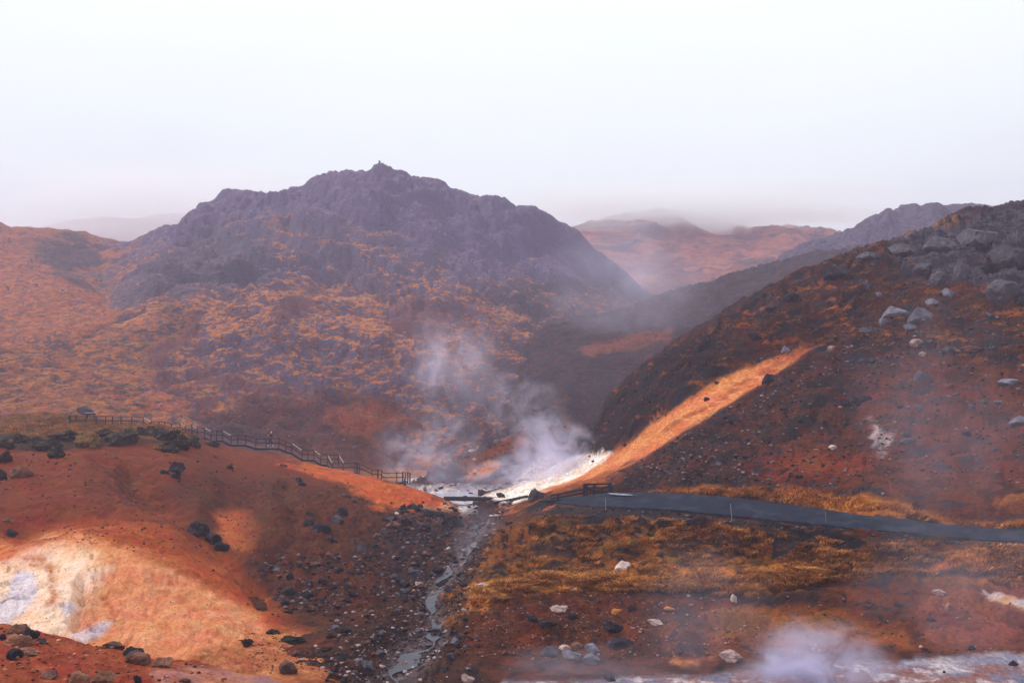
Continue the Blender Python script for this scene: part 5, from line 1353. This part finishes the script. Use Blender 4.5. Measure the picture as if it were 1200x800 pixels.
# ------------------------------------------------------------------ the walker on the boardwalk
def person():
    base = P(316.5, 522.6, Yb+.9)
    deck_z = base.z
    r_ = root('person', base, 'walker in dark clothes and white hat with pale shoes striding along the boardwalk', 'person')
    coat = plain_mat('dark_coat', (.035, .034, .05), nscale=8, bump=.3, obj=False)
    skin = plain_mat('skin', (.50, .28, .20), nscale=8, bump=0, obj=False, var=.08)
    white = plain_mat('white_cloth', (.80, .78, .78), nscale=8, bump=.1, obj=False, var=.05)
    trou = plain_mat('dark_trousers', (.028, .032, .045), nscale=8, bump=.2, obj=False)
    def skinned(name, verts, edges, radii, mat, sub=1):
        me = bpy.data.meshes.new(name); me.from_pydata(verts, edges, []); me.materials.append(mat)
        o = bpy.data.objects.new(name, me); COL.objects.link(o); o.parent = r_
        m_ = o.modifiers.new('Skin', 'SKIN'); m_.use_smooth_shade = True
        for v, r in zip(me.skin_vertices[0].data, radii): v.radius = (r, r)
        me.skin_vertices[0].data[0].use_root = True
        o.modifiers.new('Subdivision', 'SUBSURF').levels = sub; o.modifiers[-1].render_levels = sub
        return o
    # body: pelvis, spine, neck, head, limbs, facing right and striding
    V = [(0, 0, .92), (.02, 0, 1.12), (.05, 0, 1.38), (.08, 0, 1.50), (.11, 0, 1.62), (.12, 0, 1.70),
         (.06, -.19, 1.41), (-.10, -.27, 1.16), (.02, -.28, .96), (.05, -.28, .90),
         (.06, .19, 1.41), (.20, .26, 1.17), (.40, .22, 1.08), (.46, .21, 1.07),
         (.02, -.10, .88), (.20, -.11, .50), (.30, -.12, .09), (.42, -.12, .05),
         (-.02, .10, .88), (-.12, .11, .49), (-.34, .12, .14), (-.26, .12, .05)]
    E = [(0, 1), (1, 2), (2, 3), (3, 4), (4, 5), (2, 6), (6, 7), (7, 8), (8, 9), (2, 10), (10, 11), (11, 12), (12, 13), (0, 14), (14, 15), (15, 16), (16, 17), (0, 18), (18, 19), (19, 20), (20, 21)]
    R_ = [.15, .145, .16, .06, .095, .075, .075, .052, .035, .034, .075, .052, .035, .034, .095, .065, .045, .04, .095, .065, .045, .04]
    # fingers and thumbs
    for (w_i, s_) in ((9, -1), (13, 1)):
        bx, by, bz = V[w_i]
        for f_ in range(4):
            k0 = len(V); o_ = (f_-1.5)*.021
            if s_ < 0: V += [(bx+.01+o_, by, bz-.055), (bx+.02+o_, by+.015, bz-.10+abs(o_)*.4)]
            else: V += [(bx+.055, by+o_, bz-.01), (bx+.10-abs(o_)*.4, by+o_, bz-.03)]
            E += [(w_i, k0), (k0, k0+1)]; R_ += [.009, .008]
        k0 = len(V)
        if s_ < 0: V += [(bx+.045, by+.02, bz-.02), (bx+.06, by+.03, bz-.05)]
        else: V += [(bx+.02, by-.05, bz+.005), (bx+.05, by-.065, bz)]
        E += [(w_i, k0), (k0, k0+1)]; R_ += [.010, .009]
    b = skinned('body', V, E, R_, skin, 1)
    # face
    for nm, p_, s_ in (('nose', (.212, 0, 1.63), .018), ('ear', (.115, -.088, 1.63), .022), ('ear', (.115, .088, 1.63), .022), ('eye', (.195, -.03, 1.655), .011), ('eye', (.195, .03, 1.655), .011), ('mouth', (.195, 0, 1.585), .014)):
        co, tr = rock_data(3, 2, cuts=0, rough=0); me = mesh_np(nm, (co-np.array([0, 0, .5]))*2*s_, tr, True)
        link(nm, me, skin if nm in ('nose', 'ear') else trou, r_, p_)
    # clothes follow the body
    cv = [V[i] for i in (0, 1, 2, 3, 6, 7, 8, 10, 11, 12)]
    skinned('jacket', cv, [(0, 1), (1, 2), (2, 3), (2, 4), (4, 5), (5, 6), (2, 7), (7, 8), (8, 9)], [.175, .165, .18, .075, .095, .07, .052, .095, .07, .052], coat)
    tv = [V[i] for i in (0, 14, 15, 16, 18, 19, 20)]
    skinned('trousers', tv, [(0, 1), (1, 2), (2, 3), (0, 4), (4, 5), (5, 6)], [.16, .115, .085, .062, .115, .085, .062], trou)
    for a, c in ((16, 17), (20, 21)):
        A_, C_ = Vector(V[a]), Vector(V[c]); skinned('shoe', [tuple(A_-Vector((.04, 0, .03))), tuple((A_+C_)/2-Vector((0, 0, .02))), tuple(C_+Vector((.04, 0, 0)))], [(0, 1), (1, 2)], [.065, .06, .045], white)
    skinned('hat', [(.115, 0, 1.66), (.12, 0, 1.73), (.12, 0, 1.76)], [(0, 1), (1, 2)], [.115, .10, .05], white)
    skinned('shoulder_bag', [(-.14, 0, 1.38), (-.16, 0, 1.22), (-.13, 0, 1.05)], [(0, 1), (1, 2)], [.08, .11, .08], R_MATS['pink'])
person()

# ------------------------------------------------------------------ steam
def steam(px, py, Y, rx, ry, dep, dens, tilt, label, seed, ns=2.2, thr=.42, rise=0):
    c = P(px, py, Y); m = bpy.data.materials.new('steam'); m.use_nodes = True; t = m.node_tree; t.nodes.clear(); L = t.links.new
    o_ = N(t, 'ShaderNodeOutputMaterial'); v = N(t, 'ShaderNodeVolumePrincipled')
    v.inputs['Color'].default_value = (.84, .81, 1.0, 1); v.inputs['Anisotropy'].default_value = .2
    tc = N(t, 'ShaderNodeTexCoord')
    # push the coordinates about with noise so the edge of the cloud is ragged
    nw = N(t, 'ShaderNodeTexNoise'); nw.inputs['Scale'].default_value = 1.2; nw.inputs['Detail'].default_value = 6; nw.inputs['Roughness'].default_value = .6
    of = N(t, 'ShaderNodeMapping'); of.inputs['Location'].default_value = (seed*3.1, seed*1.7, seed); L(tc.outputs['Object'], of.inputs[0]); L(of.outputs[0], nw.inputs[0])
    sb = N(t, 'ShaderNodeVectorMath', operation='SUBTRACT'); L(nw.outputs['Color'], sb.inputs[0]); sb.inputs[1].default_value = (.5, .5, .5)
    scn = N(t, 'ShaderNodeVectorMath', operation='SCALE'); L(sb.outputs[0], scn.inputs[0]); scn.inputs['Scale'].default_value = 1.7
    ad = N(t, 'ShaderNodeVectorMath', operation='ADD'); L(tc.outputs['Object'], ad.inputs[0]); L(scn.outputs[0], ad.inputs[1])
    ln = N(t, 'ShaderNodeVectorMath', operation='LENGTH'); L(ad.outputs[0], ln.inputs[0])
    fo_ = N(t, 'ShaderNodeMapRange', interpolation_type='SMOOTHSTEP'); L(ln.outputs['Value'], fo_.inputs[0])
    fo_.inputs['From Min'].default_value = .95; fo_.inputs['From Max'].default_value = .05
    l2 = N(t, 'ShaderNodeVectorMath', operation='LENGTH'); L(tc.outputs['Object'], l2.inputs[0])
    f2 = N(t, 'ShaderNodeMapRange', interpolation_type='SMOOTHSTEP'); L(l2.outputs['Value'], f2.inputs[0])
    f2.inputs['From Min'].default_value = .98; f2.inputs['From Max'].default_value = .6
    n = N(t, 'ShaderNodeTexNoise'); n.inputs['Scale'].default_value = ns; n.inputs['Detail'].default_value = 7; n.inputs['Roughness'].default_value = .62; n.inputs['Distortion'].default_value = 1.4
    L(of.outputs[0], n.inputs[0])
    nr = N(t, 'ShaderNodeMapRange'); L(n.outputs[0], nr.inputs[0]); nr.inputs['From Min'].default_value = thr; nr.inputs['From Max'].default_value = thr+.3
    a = N(t, 'ShaderNodeMath', operation='MULTIPLY'); L(fo_.outputs[0], a.inputs[0]); L(nr.outputs[0], a.inputs[1])
    b = N(t, 'ShaderNodeMath', operation='MULTIPLY'); L(a.outputs[0], b.inputs[0]); L(f2.outputs[0], b.inputs[1])
    e_ = N(t, 'ShaderNodeMath', operation='MULTIPLY'); L(b.outputs[0], e_.inputs[0]); e_.inputs[1].default_value = dens
    L(e_.outputs[0], v.inputs['Density']); L(v.outputs[0], o_.inputs['Volume'])
    co, tr = rock_data(1, 3, cuts=0, rough=0, flat_=1)
    co = co-np.array([0, 0, .5]); co = co/np.linalg.norm(co, axis=1)[:, None]
    me = mesh_np('steam_plume', co, tr, True)
    o = link('steam_plume', me, m); o.location = c; o.scale = (rx/F*Y, dep, ry/F*Y); o.rotation_euler = (0, math.radians(tilt), 0)
    o['label'] = label; o['category'] = 'steam'; o['group'] = 'steam plumes'
    return o
steam(648, 530, 124, 72, 62, 7, .62, 25, 'thick white steam plume rising over the pale bank beside the hot pool', 1, ns=2.2, thr=.42)
steam(600, 556, 128, 90, 36, 6, .5, -8, 'low steam spreading over the pale flats', 2, thr=.44)
steam(612, 478, 132, 66, 58, 7, .26, 30, 'steam puff above the dark spur', 3, thr=.46)
steam(505, 528, 134, 84, 74, 7, .40, 10, 'steam drifting at the right end of the boardwalk', 4, thr=.46)
steam(535, 425, 170, 90, 92, 12, .19, 10, 'faint steam wisp drifting in front of the mountain', 5, thr=.44)
steam(735, 325, 250, 140, 110, 30, .035, 20, 'thin high steam veil in the upper valley', 6, thr=.34)
steam(965, 784, 48.5, 125, 82, 3.2, 1.9, 5, 'foreground steam cloud rising from the hot pool at the bottom', 8, ns=1.5, thr=.42)
steam(820, 730, 49, 120, 120, 3, .07, 15, 'thin pink steam left of the foreground steam cloud', 9, thr=.34)
steam(1130, 690, 49, 180, 130, 4, .06, 0, 'thin steam over the misty red slope above the pools', 10, thr=.34)
steam(1110, 500, 60, 170, 190, 6, .035, 0, 'large faint steam veil before the right hillside', 11, thr=.32)
steam(690, 786, 49, 140, 44, 2.4, .2, 0, 'low steam along the bottom border in the middle', 12, thr=.34)
steam(560, 630, 84, 44, 50, 3, .12, 15, 'light steam wisp over the upper stream', 13, thr=.34)
def cloud(px, py, Y, rx, ry, dep, dens, seed, thr=.22):
    o = steam(px, py, Y, rx, ry, dep, dens, 0, '', seed, ns=1.1, thr=thr)
    o.data.materials[0].node_tree.nodes['Principled Volume'].inputs['Color'].default_value = (.995, .995, 1, 1)
    o.name = 'low_cloud'; o.data.name = 'low_cloud'
    for k in ('label', 'category', 'group'): del o[k]
    o['kind'] = 'stuff'
cloud(830, 246, 600, 360, 46, 45, .085, 21)
cloud(170, 245, 880, 330, 75, 90, .03, 22)
#@@HAZE
def haze_mat(name, col, dens, aniso=.1):
    m = bpy.data.materials.new(name); m.use_nodes = True; t = m.node_tree; t.nodes.clear()
    o = N(t, 'ShaderNodeOutputMaterial'); v = N(t, 'ShaderNodeVolumePrincipled')
    v.inputs['Color'].default_value = tuple(col)+(1,); v.inputs['Density'].default_value = dens
    v.inputs['Anisotropy'].default_value = aniso
    t.links.new(v.outputs[0], o.inputs['Volume']); return m
def box(name, lo, hi):
    me = bpy.data.meshes.new(name)
    v = [(x, y, z) for x in (lo[0], hi[0]) for y in (lo[1], hi[1]) for z in (lo[2], hi[2])]
    me.from_pydata(v, [], [(0, 1, 3, 2), (4, 6, 7, 5), (0, 4, 5, 1), (2, 3, 7, 6), (0, 2, 6, 4), (1, 5, 7, 3)])
    o = bpy.data.objects.new(name, me); COL.objects.link(o); return o
hz = box('haze', (-9500, -9500, -2.6), (9500, 9500, 225)); hz['kind'] = 'stuff'
hz.data.materials.append(haze_mat('haze_air', (.81, .75, 1.0), .00064))
